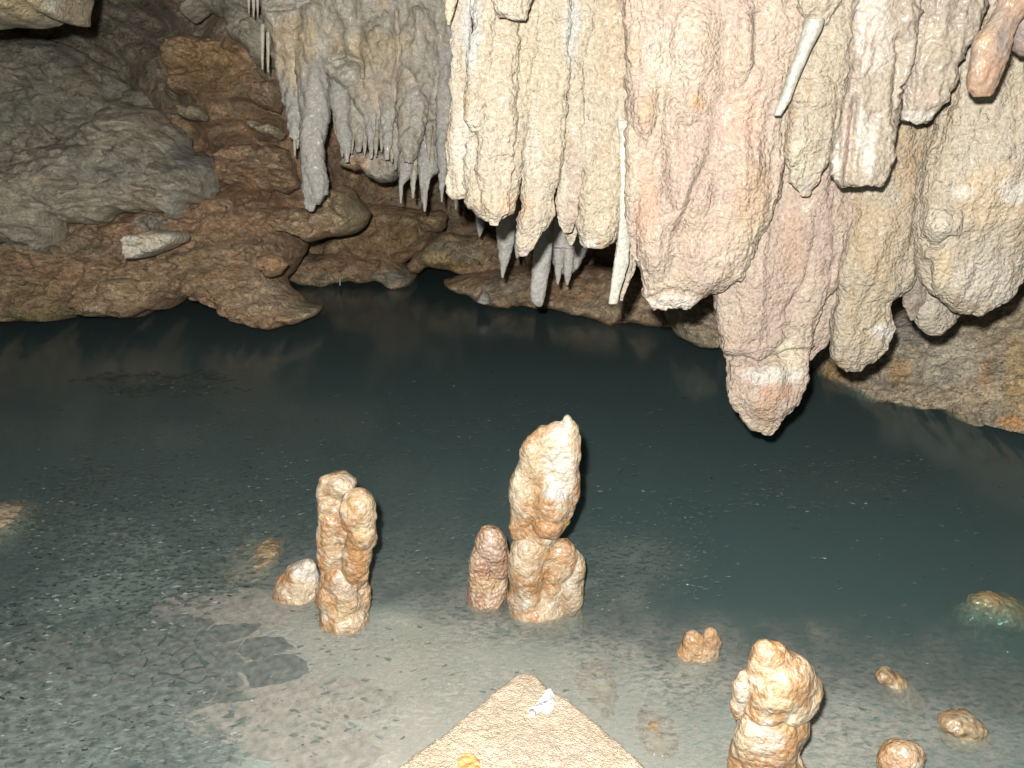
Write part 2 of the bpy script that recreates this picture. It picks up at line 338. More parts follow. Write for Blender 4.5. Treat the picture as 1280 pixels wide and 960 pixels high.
def blobs(name, prims, Y, mat, h=.005, k=.018, amp=(.012, .006, .003), scl=(9, 28, 75), zmin=-.12, stains=None, seed=1, parent=None, plane=False, drop=0.):
    """a lumpy stone grown from overlapping knobs (px, py, rx, ry[, nearer by m[, depth factor[, tilt]]])"""
    C = []
    for p in prims:
        x, y, rx, ry = p[:4]; dy = p[4] if len(p) > 4 else 0; df = p[5] if len(p) > 5 else .9; tl = p[6] if len(p) > 6 else 0
        Yc = Y - dy; c = P(x, y, Yc); sx = P(x + 1, y, Yc)[0] - c[0]
        sz = abs(P(x, y + 1, Yc)[2] - c[2])
        C.append((c, np.array([rx * sx, rx * sx * df, ry * sz]), math.radians(tl)))
    lo = np.min([c - r.max() for c, r, _ in C], 0) - .03; hi = np.max([c + r.max() for c, r, _ in C], 0) + .03
    lo[2] = max(lo[2], zmin)
    n = np.ceil((hi - lo) / h).astype(int) + 1
    G = np.stack(np.meshgrid(*[lo[a] + h * np.arange(n[a]) for a in range(3)], indexing='ij'), -1)
    f = np.full(G.shape[:3], 9.)
    for c, r, tl in C:
        d = G - c
        if tl:
            ca, sa = math.cos(tl), math.sin(tl); x = d[..., 0] * ca + d[..., 2] * sa; z = -d[..., 0] * sa + d[..., 2] * ca; d = np.stack([x, d[..., 1], z], -1)
        q = np.linalg.norm(d / r, axis=-1); g = (q - 1) * r.min()
        hh = np.clip(.5 + .5 * (f - g) / k, 0, 1); f = np.where(f > 5, g, f * (1 - hh) + g * hh - k * hh * (1 - hh))
    nb = np.abs(f) < .05; Q = G[nb]; so = seed * 3.3
    f[nb] -= amp[0] * fbm(Q * scl[0] + so, 3) + amp[1] * (fbm(Q * scl[1] + so, 2) + .5 - worley(Q * scl[1] * .8 + so)) + amp[2] * (.6 - worley(Q * scl[2]))
    f[:, :, 0] = np.maximum(f[:, :, 0], .001); f[:, :, -1] = np.maximum(f[:, :, -1], .001)
    for ax in (0, 1):
        f[(0 if ax == 0 else slice(None)), (0 if ax == 1 else slice(None))] = .01; f[(-1 if ax == 0 else slice(None)), (-1 if ax == 1 else slice(None))] = .01
    V, Fq = nets(f, lo, h); V[:, 2] -= drop
    b = V.mean(0).copy(); b[2] = max(V[:, 2].min(), 0 if not plane else -9)
    return link(name, V, Fq, mat, origin=b, stains=stains, parent=parent)
def cps(pts):
    """a smooth depth field through (px, py, Y) marks"""
    pts = np.array(pts, float)
    def f(x, y):
        x = np.asarray(x, float); y = np.asarray(y, float); num = 0; den = 0
        for a, b, Yv in pts:
            wt = 1 / (((x - a) ** 2 + ((y - b) * 1.6) ** 2) + 900) ** 1.6; num = num + wt * Yv; den = den + wt
        return num / den
    return f
W_, PK, OR, YE, GR, WH = None, (.37, .285, .25), (.44, .28, .15), (.48, .41, .29), (.45, .43, .38), (.60, .585, .55)
BLU = (.44, .455, .46)
# ================================================================== THE SETTING
# cave wall: one continuous rock face that curves round the pool
wallY = cps([(-700, 300, 3.2), (-300, 200, 5.2), (-100, 380, 6.6), (0, 40, 7.2), (0, 300, 6.6), (0, 390, 8.6), (70, 385, 8.8), (120, 375, 9), (160, 385, 9), (200, 380, 9), (240, 380, 9), (270, 370, 8.8), (120, 340, 8), (220, 345, 8), (100, 100, 7.2), (190, 30, 7.4), (245, 75, 6.3), (300, 120, 6.0),
             (230, 10, 6.6), (290, 40, 5.9), (320, 200, 5.9), (300, 250, 5.9), (380, 250, 6.0), (250, 330, 5.9), (430, 330, 7.4), (500, 260, 7.2), (520, 345, 9.5), (560, 350, 9.8), (600, 300, 7.6),
             (700, 330, 6.9), (800, 330, 6.4), (860, 360, 6.0), (1000, 380, 5.4), (1150, 380, 5.0), (1280, 340, 4.6), (1500, 300, 3.9), (2000, 300, 2.6), (640, -100, 5.6), (200, -100, 5.8)])
gx, gy = np.meshgrid(np.arange(-900, 2200, 4.0), np.arange(-190, 600, 4.0), indexing='ij')
Vb = P(gx.ravel(), gy.ravel(), wallY(gx.ravel(), gy.ravel())); n = 0
so = 3.1; S3 = np.array([1, 1, 1.6])
n = .22 * fbm(Vb * S3 * 1.3 + so, 4, .5) + .14 * fbm(Vb * S3 * 2.6 + so, 4, .55, True) + .05 * fbm(Vb * S3 * 9, 3, .6) + .03 * (.6 - worley(Vb * S3 * 7))
wq = Vb * S3 * 2.6; wq = wq + .9 * np.stack([fbm(wq * .9, 2), fbm(wq * .9 + 7, 2), fbm(wq * .9 + 13, 2)], -1)
tt = fbm(wq, 4, .55) * 5; fl_ = np.floor(tt); n += .045 * ((fl_ + sstep(.5, .95, tt - fl_)) / 2.2) + .03 * fbm(Vb * S3 * 16, 3, .6, True)
n += relief(Vb, creases=[([(205, 60), (215, 110), (240, 170), (285, 215)], 12, .25), ([(300, 160), (350, 200), (360, 260)], 10, .12), ([(215, 140), (330, 130)], 8, .12)],
            bumps=[(225, 142, 22, 10, .14), (335, 152, 26, 12, .12), (260, 118, 40, 8, .12), (290, 175, 50, 10, .12), (330, 215, 40, 12, .1), (280, 210, 40, 14, .12), (320, 240, 60, 12, .1), (290, 270, 60, 14, .1), (265, 60, 40, 10, .12), (280, 85, 60, 45, .25), (260, 140, 40, 22, .15), (335, 160, 30, 20, .2), (300, 240, 70, 50, .12), (365, 205, 25, 40, .1), (120, 100, 40, 30, .2), (30, 130, 60, 40, .25), (150, 40, 50, 30, .15)])
Vb = Vb - (Vb / np.linalg.norm(Vb, axis=1)[:, None]) * np.array([1, 1, .2]) * n[:, None]
I = np.arange(gx.size).reshape(gx.shape); Fq = np.stack([I[:-1, :-1], I[1:, :-1], I[1:, 1:], I[:-1, 1:]], -1).reshape(-1, 4)
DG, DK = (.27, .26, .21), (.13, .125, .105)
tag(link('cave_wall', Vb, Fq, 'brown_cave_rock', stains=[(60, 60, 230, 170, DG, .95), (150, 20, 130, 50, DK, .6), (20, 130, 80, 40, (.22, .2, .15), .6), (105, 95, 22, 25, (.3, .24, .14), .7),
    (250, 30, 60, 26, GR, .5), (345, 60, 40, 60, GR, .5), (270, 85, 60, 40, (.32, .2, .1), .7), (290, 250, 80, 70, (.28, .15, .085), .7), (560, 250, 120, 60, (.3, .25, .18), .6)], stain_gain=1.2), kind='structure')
# ceiling, just above what the picture shows, rising with the cave
gx, gy = np.meshgrid(np.arange(-6, 6.01, .08), np.arange(.7, 9.5, .08), indexing='ij')
zc = 1.62 + .155 * gy + .25 * sstep(3.5, 0, gy)
Vc = np.stack([gx, gy, zc], -1).reshape(-1, 3); Vc[:, 2] += .07 * fbm(Vc * 1.5, 4) + .05 * np.abs(fbm(Vc * 4, 3))
I = np.arange(gx.size).reshape(gx.shape); Fq = np.stack([I[:-1, :-1], I[:-1, 1:], I[1:, 1:], I[1:, :-1]], -1).reshape(-1, 4)
tag(link('cave_ceiling', Vc, Fq, 'grey_cave_rock'), kind='structure')
# pool bed: pale silt shelf near the camera that drops into the deep pool
shelf = [(-600, 1200), (0, 1150), (150, 1000), (215, 900), (240, 760), (260, 725), (320, 690), (420, 700), (500, 715), (590, 735), (740, 762), (860, 800), (1000, 795), (1150, 800), (1400, 850), (2200, 960)]
sw = Wz([a for a, _ in shelf], [b for _, b in shelf])
gx, gy = np.meshgrid(np.arange(-6, 6.01, .035), np.arange(-1.5, 9.5, .035), indexing='ij')
B0 = np.stack([gx, gy, 0 * gx], -1).reshape(-1, 3)
qx, qy = B0[:, 0], B0[:, 1]
d, _, _ = segdist(qx, qy, sw[:, :2]); yb = np.interp(qx, sw[:, 0], sw[:, 1]); d = np.where(qy > yb, d, -d) + .12 * fbm(B0 * 2.2, 3)
zb = -.014 - .022 * sstep(-.6, 0, d) - 1.25 * sstep(-.25, 1.25, d) + .02 * fbm(B0 * 5, 3) + .004 * fbm(B0 * 25, 2)
zb -= .05 * sstep(.2, 1.2, qx); mu, mv = proj(np.c_[qx, qy, 0 * qx]); zb += .010 * np.clip(1 - ((mu - 492) / 50) ** 2 - ((mv - 765) / 26) ** 2, 0, 1)
B0[:, 2] = zb
I = np.arange(gx.size).reshape(gx.shape); Fq = np.stack([I[:-1, :-1], I[1:, :-1], I[1:, 1:], I[:-1, 1:]], -1).reshape(-1, 4)
tag(link('pool_bed', B0, Fq, 'grey_silt', stains=[(492, 762, 44, 20, (.62, .57, .50), .9), (530, 800, 30, 40, (.40, .36, .2), .5), (540, 850, 60, 40, (.42, .33, .26), .4), (290, 820, 26, 26, (.34, .29, .12), .7), (630, 790, 70, 24, (.42, .38, .32), .5), (700, 830, 80, 40, (.38, .35, .28), .4)], stain_gain=1.), kind='structure')
# water: a clear skin with faint ripples over a body of murky water
m = bpy.data.materials.new('murky_pool_water'); m.use_nodes = True; t = m.node_tree; N = t.nodes; L = t.links; N.clear()
out = N.new('ShaderNodeOutputMaterial'); tr = N.new('ShaderNodeBsdfTransparent'); gl = N.new('ShaderNodeBsdfGlossy'); mx = N.new('ShaderNodeMixShader')
gl.inputs['Roughness'].default_value = .15; tr.inputs[0].default_value = (.96, .98, .98, 1)
tc = N.new('ShaderNodeTexCoord'); nz = N.new('ShaderNodeTexNoise'); nz.inputs['Scale'].default_value = 9; nz.inputs['Detail'].default_value = 5
bp = N.new('ShaderNodeBump'); bp.inputs['Strength'].default_value = .05; bp.inputs['Distance'].default_value = .01
L.new(tc.outputs['Object'], nz.inputs['Vector']); L.new(nz.outputs[0], bp.inputs['Height']); L.new(bp.outputs[0], gl.inputs['Normal'])

# Schlick's law for water, the same from above and from below
ge = N.new('ShaderNodeNewGeometry'); dt = N.new('ShaderNodeVectorMath'); dt.operation = 'DOT_PRODUCT'
L.new(ge.outputs['Incoming'], dt.inputs[0]); L.new(ge.outputs['Normal'], dt.inputs[1])
def mth(op, a, bv=None):
    q = N.new('ShaderNodeMath'); q.operation = op
    for k, v in enumerate((a, bv)):
        if v is None: continue
        if isinstance(v, (int, float)): q.inputs[k].default_value = v
        else: L.new(v, q.inputs[k])
    return q.outputs[0]
f5 = mth('POWER', mth('SUBTRACT', 1.0, mth('ABSOLUTE', dt.outputs['Value'])), 5.0)
L.new(mth('ADD', mth('MULTIPLY', f5, .9), .02), mx.inputs[0]); L.new(tr.outputs[0], mx.inputs[1]); L.new(gl.outputs[0], mx.inputs[2]); L.new(mx.outputs[0], out.inputs['Surface'])
ab = N.new('ShaderNodeVolumeAbsorption'); sc_ = N.new('ShaderNodeVolumeScatter'); ad = N.new('ShaderNodeAddShader')
ab.inputs['Color'].default_value = (.34, .58, .60, 1); ab.inputs['Density'].default_value = 14.0
sc_.inputs['Color'].default_value = (.83, .88, .87, 1); sc_.inputs['Density'].default_value = 1.8; sc_.inputs['Anisotropy'].default_value = 0
L.new(ab.outputs[0], ad.inputs[0]); L.new(sc_.outputs[0], ad.inputs[1]); L.new(ad.outputs[0], out.inputs['Volume'])
MATS['water'] = m
x0, x1, y0, y1, z0 = -7, 7, -1.8, 10.5, -1.7
V = [(x, y, z) for z in (z0, 0) for (x, y) in ((x0, y0), (x1, y0), (x1, y1), (x0, y1))]
tag(link('pool_water', V, [(0, 3, 2, 1), (4, 5, 6, 7), (0, 1, 5, 4), (1, 2, 6, 5), (2, 3, 7, 6), (3, 0, 4, 7)], 'water', origin=(0, 3, 0), smooth=False), kind='structure')

# a film of calcite dust lying on the calm water, thick at the lower left and thin further out
fm = bpy.data.materials.new('calcite_dust_film'); fm.use_nodes = True; t = fm.node_tree; N = t.nodes; L = t.links; N.clear()
out = N.new('ShaderNodeOutputMaterial'); tr = N.new('ShaderNodeBsdfTransparent'); df = N.new('ShaderNodeBsdfDiffuse'); mx = N.new('ShaderNodeMixShader')
at = N.new('ShaderNodeAttribute'); at.attribute_name = 'stain'
tc = N.new('ShaderNodeTexCoord'); mp = N.new('ShaderNodeMapping'); mp.inputs['Scale'].default_value = (1, 1.7, 1); L.new(tc.outputs['Object'], mp.inputs[0])
def fn(sc, d, r, a, b_, lo, hi):
    n_ = N.new('ShaderNodeTexNoise'); n_.inputs['Scale'].default_value = sc; n_.inputs['Detail'].default_value = d; n_.inputs['Roughness'].default_value = r; n_.inputs['Distortion'].default_value = .5
    L.new(mp.outputs[0], n_.inputs['Vector']); q = N.new('ShaderNodeMapRange'); L.new(n_.outputs[0], q.inputs[0])
    for k_, v_ in zip(('From Min', 'From Max', 'To Min', 'To Max'), (a, b_, lo, hi)): q.inputs[k_].default_value = v_
    return q.outputs[0]
sx_ = N.new('ShaderNodeSeparateColor'); L.new(at.outputs['Color'], sx_.inputs[0])
fc = N.new('ShaderNodeMix'); fc.data_type = 'RGBA'; fc.inputs[6].default_value = (.088, .112, .108, 1); fc.inputs[7].default_value = (.225, .210, .190, 1)
L.new(sx_.outputs[0], fc.inputs[0]); L.new(fc.outputs[2], df.inputs[0])
a1 = N.new('ShaderNodeMath'); a1.operation = 'MULTIPLY'; L.new(fn(3, 6, .6, .3, .65, .75, 1.), a1.inputs[0]); L.new(fn(42, 5, .65, .38, .6, .25, 1.1), a1.inputs[1])
a2 = N.new('ShaderNodeMath'); a2.operation = 'MULTIPLY'; a2.use_clamp = True; gm = N.new('ShaderNodeMix'); gm.data_type = 'FLOAT'; L.new(sx_.outputs[0], gm.inputs[0]); L.new(a1.outputs[0], gm.inputs[3])
ga = N.new('ShaderNodeMath'); ga.operation = 'MULTIPLY'; L.new(fn(34, 7, .66, .40, .50, .15, 1.3), ga.inputs[0]); L.new(fn(2.5, 6, .6, .35, .6, .5, 1.1), ga.inputs[1]); L.new(ga.outputs[0], gm.inputs[2])
L.new(gm.outputs[0], a2.inputs[0]); L.new(at.outputs['Alpha'], a2.inputs[1])
L.new(a2.outputs[0], mx.inputs[0]); L.new(tr.outputs[0], mx.inputs[1]); L.new(df.outputs[0], mx.inputs[2]); L.new(mx.outputs[0], out.inputs['Surface'])
gx, gy = np.meshgrid(np.arange(-4, 4.01, .04), np.arange(.6, 6.5, .04), indexing='ij'); Vf = np.stack([gx, gy, 0 * gx + .0007], -1).reshape(-1, 3)
I = np.arange(gx.size).reshape(gx.shape); Fq = np.stack([I[:-1, :-1], I[1:, :-1], I[1:, 1:], I[:-1, 1:]], -1).reshape(-1, 4)
WC, WK = (1, 1, 1), (0, 0, 0)
tag(link('dust_film', Vf, Fq, fm, warp=.35, s0=.1, stains=[(300, 620, 620, 170, WK, .16), (160, 700, 260, 130, WK, .6), (70, 860, 260, 170, WK, .7), (60, 920, 260, 100, (.25, .25, .25), .5), (520, 690, 330, 60, WK, .22), (790, 705, 110, 60, WK, .4), (1060, 600, 160, 50, WK, .16), (210, 480, 130, 20, WK, .16), (450, 870, 340, 200, WC, .8), (330, 790, 140, 110, WC, .6), (660, 860, 400, 150, WC, .75), (1000, 950, 520, 200, WC, .75)]),
    'thin grey film of calcite dust lying on the pool', 'dust film', kind='stuff')
def cracked(u, v, k=.85):   # the field of cracked rafts, where neither dust nor flakes lie between the sheets
    return 1 - k * (1 - sstep(.55, 1.0, np.sqrt(((u - 185) / 135) ** 2 + ((v - 828) / 50) ** 2)))
ca = bpy.data.objects['dust_film'].data.attributes['stain']; cb_ = np.zeros(len(Vf) * 4, np.float32); ca.data.foreach_get('color', cb_); cb_ = cb_.reshape(-1, 4)
cb_[:, 3] *= cracked(*proj(Vf), .55); ca.data.foreach_set('color', cb_.ravel())
# ================================================================== FAR ROCKS
FARA = dict(gain=1.45, crag=.085, step=2.3, amp=(.12, .05, .012), scl=(2.2, 6.5, 20), zst=1.6)
G_BANKS = 'rock ledges round the pool'
def far_extra():
    far('rust_boulder', [(212, 92), (214, 52), (240, 46), (285, 50), (318, 56), (330, 76), (346, 100), (322, 118), (285, 112), (250, 120), (225, 118)], 6.15, 'brown_cave_rock', 'rust coloured rock under the grey ledge, left of the thin straws', 'rock', T=.22, W=24, seed=17, rag=5, stains=[(262, 75, 60, 34, (.34, .22, .11), .8), (320, 90, 20, 30, (.26, .23, .18), .7)], creases=[([(225, 95), (270, 92), (320, 105)], 4, .1)])
    far('grey_ledge', [(232, 22), (240, 5), (270, -40), (345, -60), (352, 60), (345, 85), (325, 82), (310, 62), (290, 48), (284, 20), (262, 14), (245, 32)], 5.9, 'grey_cave_rock', 'light grey hollowed ledge beside the upper left corner of the drapery', 'rock ledge', T=.2, W=16, seed=18, rag=4, stains=[(270, 8, 30, 12, (.2, .2, .16), .7), (330, 50, 18, 40, (.36, .35, .32), .6)])
    far('pale_rock_lump', [(224, 136), (232, 133), (250, 138), (263, 146), (258, 154), (240, 152), (226, 146)], 5.75, 'brown_cave_rock', 'small pale lump of rock above the right shoulder of the flowstone dome', 'rock', T=.12, W=6, stains=[(240, 145, 40, 30, (.30, .26, .19), .9), (335, 160, 50, 30, (.40, .34, .26), .9)], step=1.8, seed=19, rag=5)
    far('pale_rock_lump', [(310, 148), (318, 145), (330, 152), (345, 158), (356, 168), (350, 176), (340, 170), (328, 165), (316, 158)], 5.65, 'brown_cave_rock', 'pale curled lump of rock just left of the blunt drapery stub', 'rock', T=.12, W=6, stains=[(240, 145, 40, 30, (.40, .33, .24), .9), (335, 160, 50, 30, (.40, .34, .26), .9)], step=1.8, seed=20, rag=5)
    far('knobbly_rock', [(312, 120), (322, 104), (345, 100), (356, 120), (352, 140), (330, 138)], 5.8, 'brown_cave_rock', 'tan knobbly rock tucked under the straws beside the drapery', 'rock', T=.14, W=12, seed=21, rag=3)
    far('brown_ledge', [(268, 190), (300, 178), (345, 182), (372, 200), (378, 232), (360, 244), (320, 236), (285, 232), (272, 215)], 5.85, 'brown_cave_rock', 'reddish brown ledged rock between the grey dome and the longest drapery tip', 'rock', T=.18, W=20, seed=22, rag=6, zst=2.6, creases=[([(275, 205), (320, 200), (365, 212)], 3, .1), ([(280, 222), (330, 218), (370, 228)], 3, .08)])
    far('knobbly_rock', [(322, 325), (335, 316), (352, 318), (360, 332), (352, 345), (334, 346), (324, 338)], 5.05, 'brown_cave_rock', 'orange brown knob above the jutting snout by the alcove', 'rock', T=.08, W=16, seed=23, rag=5, stains=[(340, 332, 24, 20, (.40, .24, .13), .7)])
    far('bank_lobe', [(122, 362), (130, 350), (150, 346), (172, 352), (186, 366), (184, 388), (165, 395), (140, 392), (128, 380)], 5.25, 'brown_cave_rock', 'pale tan rounded lobe at the foot of the left bank beside a dark hole', 'rock', T=.12, W=14, seed=24, rag=4, stains=[(150, 362, 30, 24, (.42, .33, .2), .8)])
def far(name, poly, Y, mat, label, cat, **k):
    kk = dict(FARA); kk.update(k); return tag(sheet(name, poly, Y, mat, **kk), label, cat)
far('grey_boulder', [(-120, 40), (30, 42), (95, 60), (135, 85), (165, 110), (215, 118), (238, 150), (235, 190), (215, 215), (-120, 260)], lambda x, y: 6.9 - .0015 * (y - 40) * 1.2, 'grey_cave_rock',
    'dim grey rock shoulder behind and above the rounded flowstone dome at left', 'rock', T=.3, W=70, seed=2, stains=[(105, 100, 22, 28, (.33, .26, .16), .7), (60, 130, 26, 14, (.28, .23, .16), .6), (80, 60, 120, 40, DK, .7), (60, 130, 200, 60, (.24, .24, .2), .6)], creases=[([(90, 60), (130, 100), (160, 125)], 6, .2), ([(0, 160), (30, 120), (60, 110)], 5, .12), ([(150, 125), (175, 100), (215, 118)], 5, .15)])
far('flowstone_dome', [(-120, 230), (0, 225), (20, 205), (45, 185), (75, 168), (110, 163), (140, 135), (165, 129), (195, 137), (222, 160), (250, 190), (272, 205), (277, 235), (262, 252), (240, 258), (222, 272), (205, 262), (160, 266), (120, 280), (85, 275), (60, 315), (20, 300), (-120, 310)],
    lambda x, y: 6.15 - .0042 * (y - 130), 'grey_cave_rock', 'broad grey flowstone dome with curved creases above the left bank', 'flowstone', T=.45, B=.3, W=60, rag=8, amp=(.10, .05, .01), zst=2.2, seed=3,
    creases=[([(0, 226), (40, 195), (80, 178), (118, 168)], 5, .22), ([(145, 170), (190, 165), (215, 185), (240, 210)], 4, .12), ([(100, 230), (150, 232), (185, 215)], 4, .10), ([(205, 150), (240, 185), (262, 200)], 5, .16), ([(240, 190), (265, 215), (270, 250)], 3, .12), ([(30, 215), (70, 200)], 4, .1),
             ([(140, 185), (175, 190), (200, 200)], 3, .08), ([(165, 222), (200, 228), (230, 222)], 3, .09), ([(190, 235), (215, 240), (245, 232)], 3, .08), ([(60, 255), (110, 258), (150, 250)], 4, .1), ([(210, 195), (212, 240), (225, 262)], 4, .08)],
    stains=[(190, 145, 40, 16, (.36, .28, .21), .6), (180, 245, 50, 20, (.37, .3, .23), .6), (240, 195, 40, 22, (.2, .2, .2), .7), (215, 250, 14, 26, (.38, .38, .35), .6)])
far('overhanging_bank', [(-120, 262), (60, 285), (110, 262), (180, 258), (250, 245), (300, 235), (345, 245), (372, 275), (375, 310), (362, 330), (352, 360), (345, 392), (318, 396), (300, 396), (290, 382), (275, 368), (240, 366), (222, 372), (214, 386), (190, 386), (180, 393), (160, 394), (134, 390), (129, 378), (122, 366), (110, 370), (104, 388), (95, 396), (60, 397), (25, 393), (-120, 395)],
    lambda x, y: 5.55 + .0045 * (393 - y), 'brown_cave_rock', 'brown pitted bank overhanging the water along the left side', 'rock bank', T=.4, B=.5, W=20, rag=8, amp=(.20, .10, .02), zst=1.8, seed=4, ridg=.6,
    creases=[([(120, 340), (160, 330), (200, 345)], 4, .06), ([(60, 322), (100, 330), (130, 318)], 5, .08), ([(165, 345), (172, 325), (210, 318)], 3, .06)],
    bumps=[(80, 305, 40, 24, .14), (150, 365, 30, 22, .14), (180, 370, 20, 20, .08), (270, 340, 40, 30, .1)],
    stains=[(60, 300, 70, 25, (.26, .22, .15), .8), (30, 290, 60, 30, (.24, .22, .16), .7), (215, 262, 22, 10, (.5, .28, .08), .8), (190, 278, 26, 10, (.3, .3, .28), .7), (150, 360, 40, 30, (.38, .3, .19), .7), (40, 365, 60, 28, (.24, .19, .1), .6), (240, 340, 60, 40, (.34, .25, .15), .5), (60, 395, 100, 8, (.1, .13, .04), .5)])
far('jutting_rock', [(258, 335), (300, 318), (338, 315), (352, 335), (360, 362), (378, 374), (388, 380), (404, 386), (402, 396), (385, 402), (360, 400), (345, 409), (328, 407), (318, 396), (300, 396), (290, 385), (275, 370)], lambda x, y: 5.3 + .006 * (400 - y), 'brown_cave_rock',
    'tan rocky snout jutting low over the pool at the end of the left bank', 'rock', T=.3, B=.3, W=18, rag=8, amp=(.16, .08, .02), seed=5, stains=[(330, 370, 50, 35, (.46, .34, .24), .8), (340, 330, 18, 18, (.44, .27, .15), .8), (375, 390, 30, 12, (.42, .37, .26), .7)], creases=[([(300, 345), (330, 352), (345, 380)], 4, .06)])
far('pale_rock_slab', [(162, 298), (168, 291), (190, 288), (218, 289), (224, 297), (220, 306), (205, 312), (192, 316), (180, 323), (168, 324), (166, 312)], 5.0, 'bright_slab_rock', 'small pale broken slab stuck on the brown bank at left', 'rock slab', T=.10, B=.25, W=4, step=1.5, rag=4, amp=(.06, .04, .012), seed=6,
    stains=[(215, 295, 10, 8, (.4, .42, .42), .8), (195, 298, 25, 12, (.5, .4, .3), .6)])
far('curved_ledge', [(345, 262), (362, 262), (376, 258), (388, 262), (402, 256), (400, 240), (412, 236), (428, 232), (440, 236), (448, 250), (462, 266), (456, 282), (446, 290), (432, 294), (415, 295), (400, 301), (388, 304), (372, 296), (352, 288), (335, 275)], 5.55, 'brown_cave_rock', 'tan curled rock ledge under the grey drapery tip', 'rock ledge', T=.22, B=.35, W=18, rag=3, seed=7,
    bumps=[(440, 262, 20, 30, .12)], creases=[([(385, 258), (405, 262), (420, 280), (400, 285)], 4, .06), ([(405, 258), (425, 262), (438, 272)], 4, .1)], stains=[(430, 265, 40, 40, (.4, .33, .22), .75), (380, 280, 40, 25, (.42, .32, .22), .6)])
far('rock_ledge', [(358, 322), (400, 318), (450, 314), (480, 312), (500, 318), (505, 330), (522, 344), (516, 357), (490, 359), (470, 352), (450, 354), (430, 350), (410, 358), (385, 357), (365, 350)], lambda x, y: 6.75 + .006 * (355 - y), 'brown_cave_rock', 'low brown ledge at the back of the alcove just above the water', 'rock ledge', T=.25, B=.6, W=14, rag=4, seed=8,
    stains=[(490, 348, 34, 14, (.3, .3, .25), .8), (400, 350, 50, 12, (.27, .25, .17), .6), (450, 330, 50, 12, (.33, .22, .14), .6)])
far('fluted_rock_face', [(430, 268), (470, 255), (540, 262), (560, 280), (545, 305), (528, 318), (505, 330), (470, 332), (430, 325), (405, 318), (410, 300)], lambda x, y: 7.0, 'brown_cave_rock', 'brown fluted rock face over the low ledge in the alcove', 'rock face', T=.3, B=.5, W=26, seed=9, zst=.5,
    creases=[([(500, 318), (520, 312), (535, 300)], 3, .08)], stains=[(480, 300, 60, 30, (.24, .16, .08), .8)])
far('streaked_rock', [(508, 330), (520, 318), (540, 300), (552, 290), (568, 292), (600, 292), (650, 300), (660, 335), (620, 346), (590, 345), (562, 340), (540, 333), (526, 342), (512, 340)], lambda x, y: 6.7, 'brown_cave_rock', 'grey brown streaked rock forming the roof of the low dark opening', 'rock', T=.25, B=.5, W=22, seed=10,
    stains=[(560, 315, 50, 22, (.26, .24, .17), .8), (545, 322, 22, 8, (.45, .33, .18), .8), (560, 332, 40, 6, (.33, .24, .1), .7)])
far('round_boulder', [(520, 268), (535, 262), (552, 262), (560, 272), (558, 285), (545, 292), (525, 290)], 6.6, 'brown_cave_rock', 'small rounded brown boulder lodged under the grey icicle tips', 'boulder', T=.2, B=.3, W=14, seed=11, stains=[(545, 275, 20, 14, (.36, .26, .17), .7)])
far('low_rock_bank', [(556, 350), (575, 345), (610, 338), (660, 330), (720, 328), (790, 335), (850, 345), (900, 380), (905, 410), (850, 409), (800, 403), (760, 404), (735, 396), (690, 386), (650, 382), (622, 384), (600, 378), (580, 370), (562, 362)], lambda x, y: 5.95 + .006 * (385 - y) - .0023 * (x - 640), 'brown_cave_rock',
    'long low rock bank at the back of the pool behind the stalactites', 'rock bank', T=.3, B=.5, W=22, rag=4, seed=12, stains=[(590, 365, 40, 18, (.42, .33, .22), .7), (640, 360, 40, 20, (.24, .22, .18), .7), (770, 385, 80, 16, (.36, .31, .22), .7), (700, 360, 60, 20, (.33, .22, .13), .6)])
far('pointed_stone', [(594, 377), (600, 366), (606, 360), (612, 368), (616, 380), (604, 381)], 5.75, 'blue_grey_calcite', 'small blue grey pointed stone at the edge of the low bank', 'stone', T=.07, B=.08, W=5, step=1.5, rag=1, amp=(.01, .006, .002), seed=13)
far('shadowed_rock', [(822, 372), (850, 360), (900, 362), (935, 380), (960, 440), (905, 438), (888, 432), (868, 431), (850, 420), (838, 405)], lambda x, y: 4.75 + .004 * (430 - y), 'mottled_bank_rock', 'shadowed brown rock just left of the biggest stalactite tip', 'rock', T=.25, B=.4, W=20, seed=14)
wl = [(1000, 470), (1060, 494), (1130, 503), (1200, 521), (1280, 541), (1450, 585)]
far('mottled_bank', [(1000, 420), (1060, 385), (1120, 375), (1180, 360), (1290, 330), (1480, 300), (1480, 600), (1330, 556), (1282, 541), (1260, 535), (1236, 528), (1215, 521), (1192, 523), (1178, 508), (1160, 498), (1140, 503), (1122, 505), (1100, 499), (1080, 497), (1058, 494), (1046, 484), (1030, 474), (1012, 458)],
    lambda x, y: 4.15 - (np.asarray(x) - 1060) * .0028 + .0042 * (500 - y), 'mottled_bank_rock', 'mottled cream and rust rock bank along the right side under the stalactites', 'rock bank', step=2.4, T=.35, B=.6, W=30, rag=5, amp=(.12, .06, .016), scl=(2.6, 8, 26), seed=15, ridg=.6,
    creases=[([(1112, 480), (1125, 468), (1140, 462)], 3, .05), ([(1085, 482), (1110, 488), (1135, 494)], 3, .05), ([(1190, 515), (1215, 516)], 3, .05)],
    stains=[(1125, 462, 16, 20, (.4, .22, .07),.5), (1232, 465, 12, 20, (.36, .16, .06),.5), (1270, 470, 16, 60, (.4, .27, .1),.5), (1190, 450, 50, 30, (.42, .4, .33), .6), (1040, 470, 20, 16, (.4, .24, .1), .7), (1265, 528, 22, 12, (.4, .2, .08), .8), (1150, 415, 60, 20, (.25, .25, .24), .6), (1200, 500, 60, 20, (.42, .34, .24), .5)])
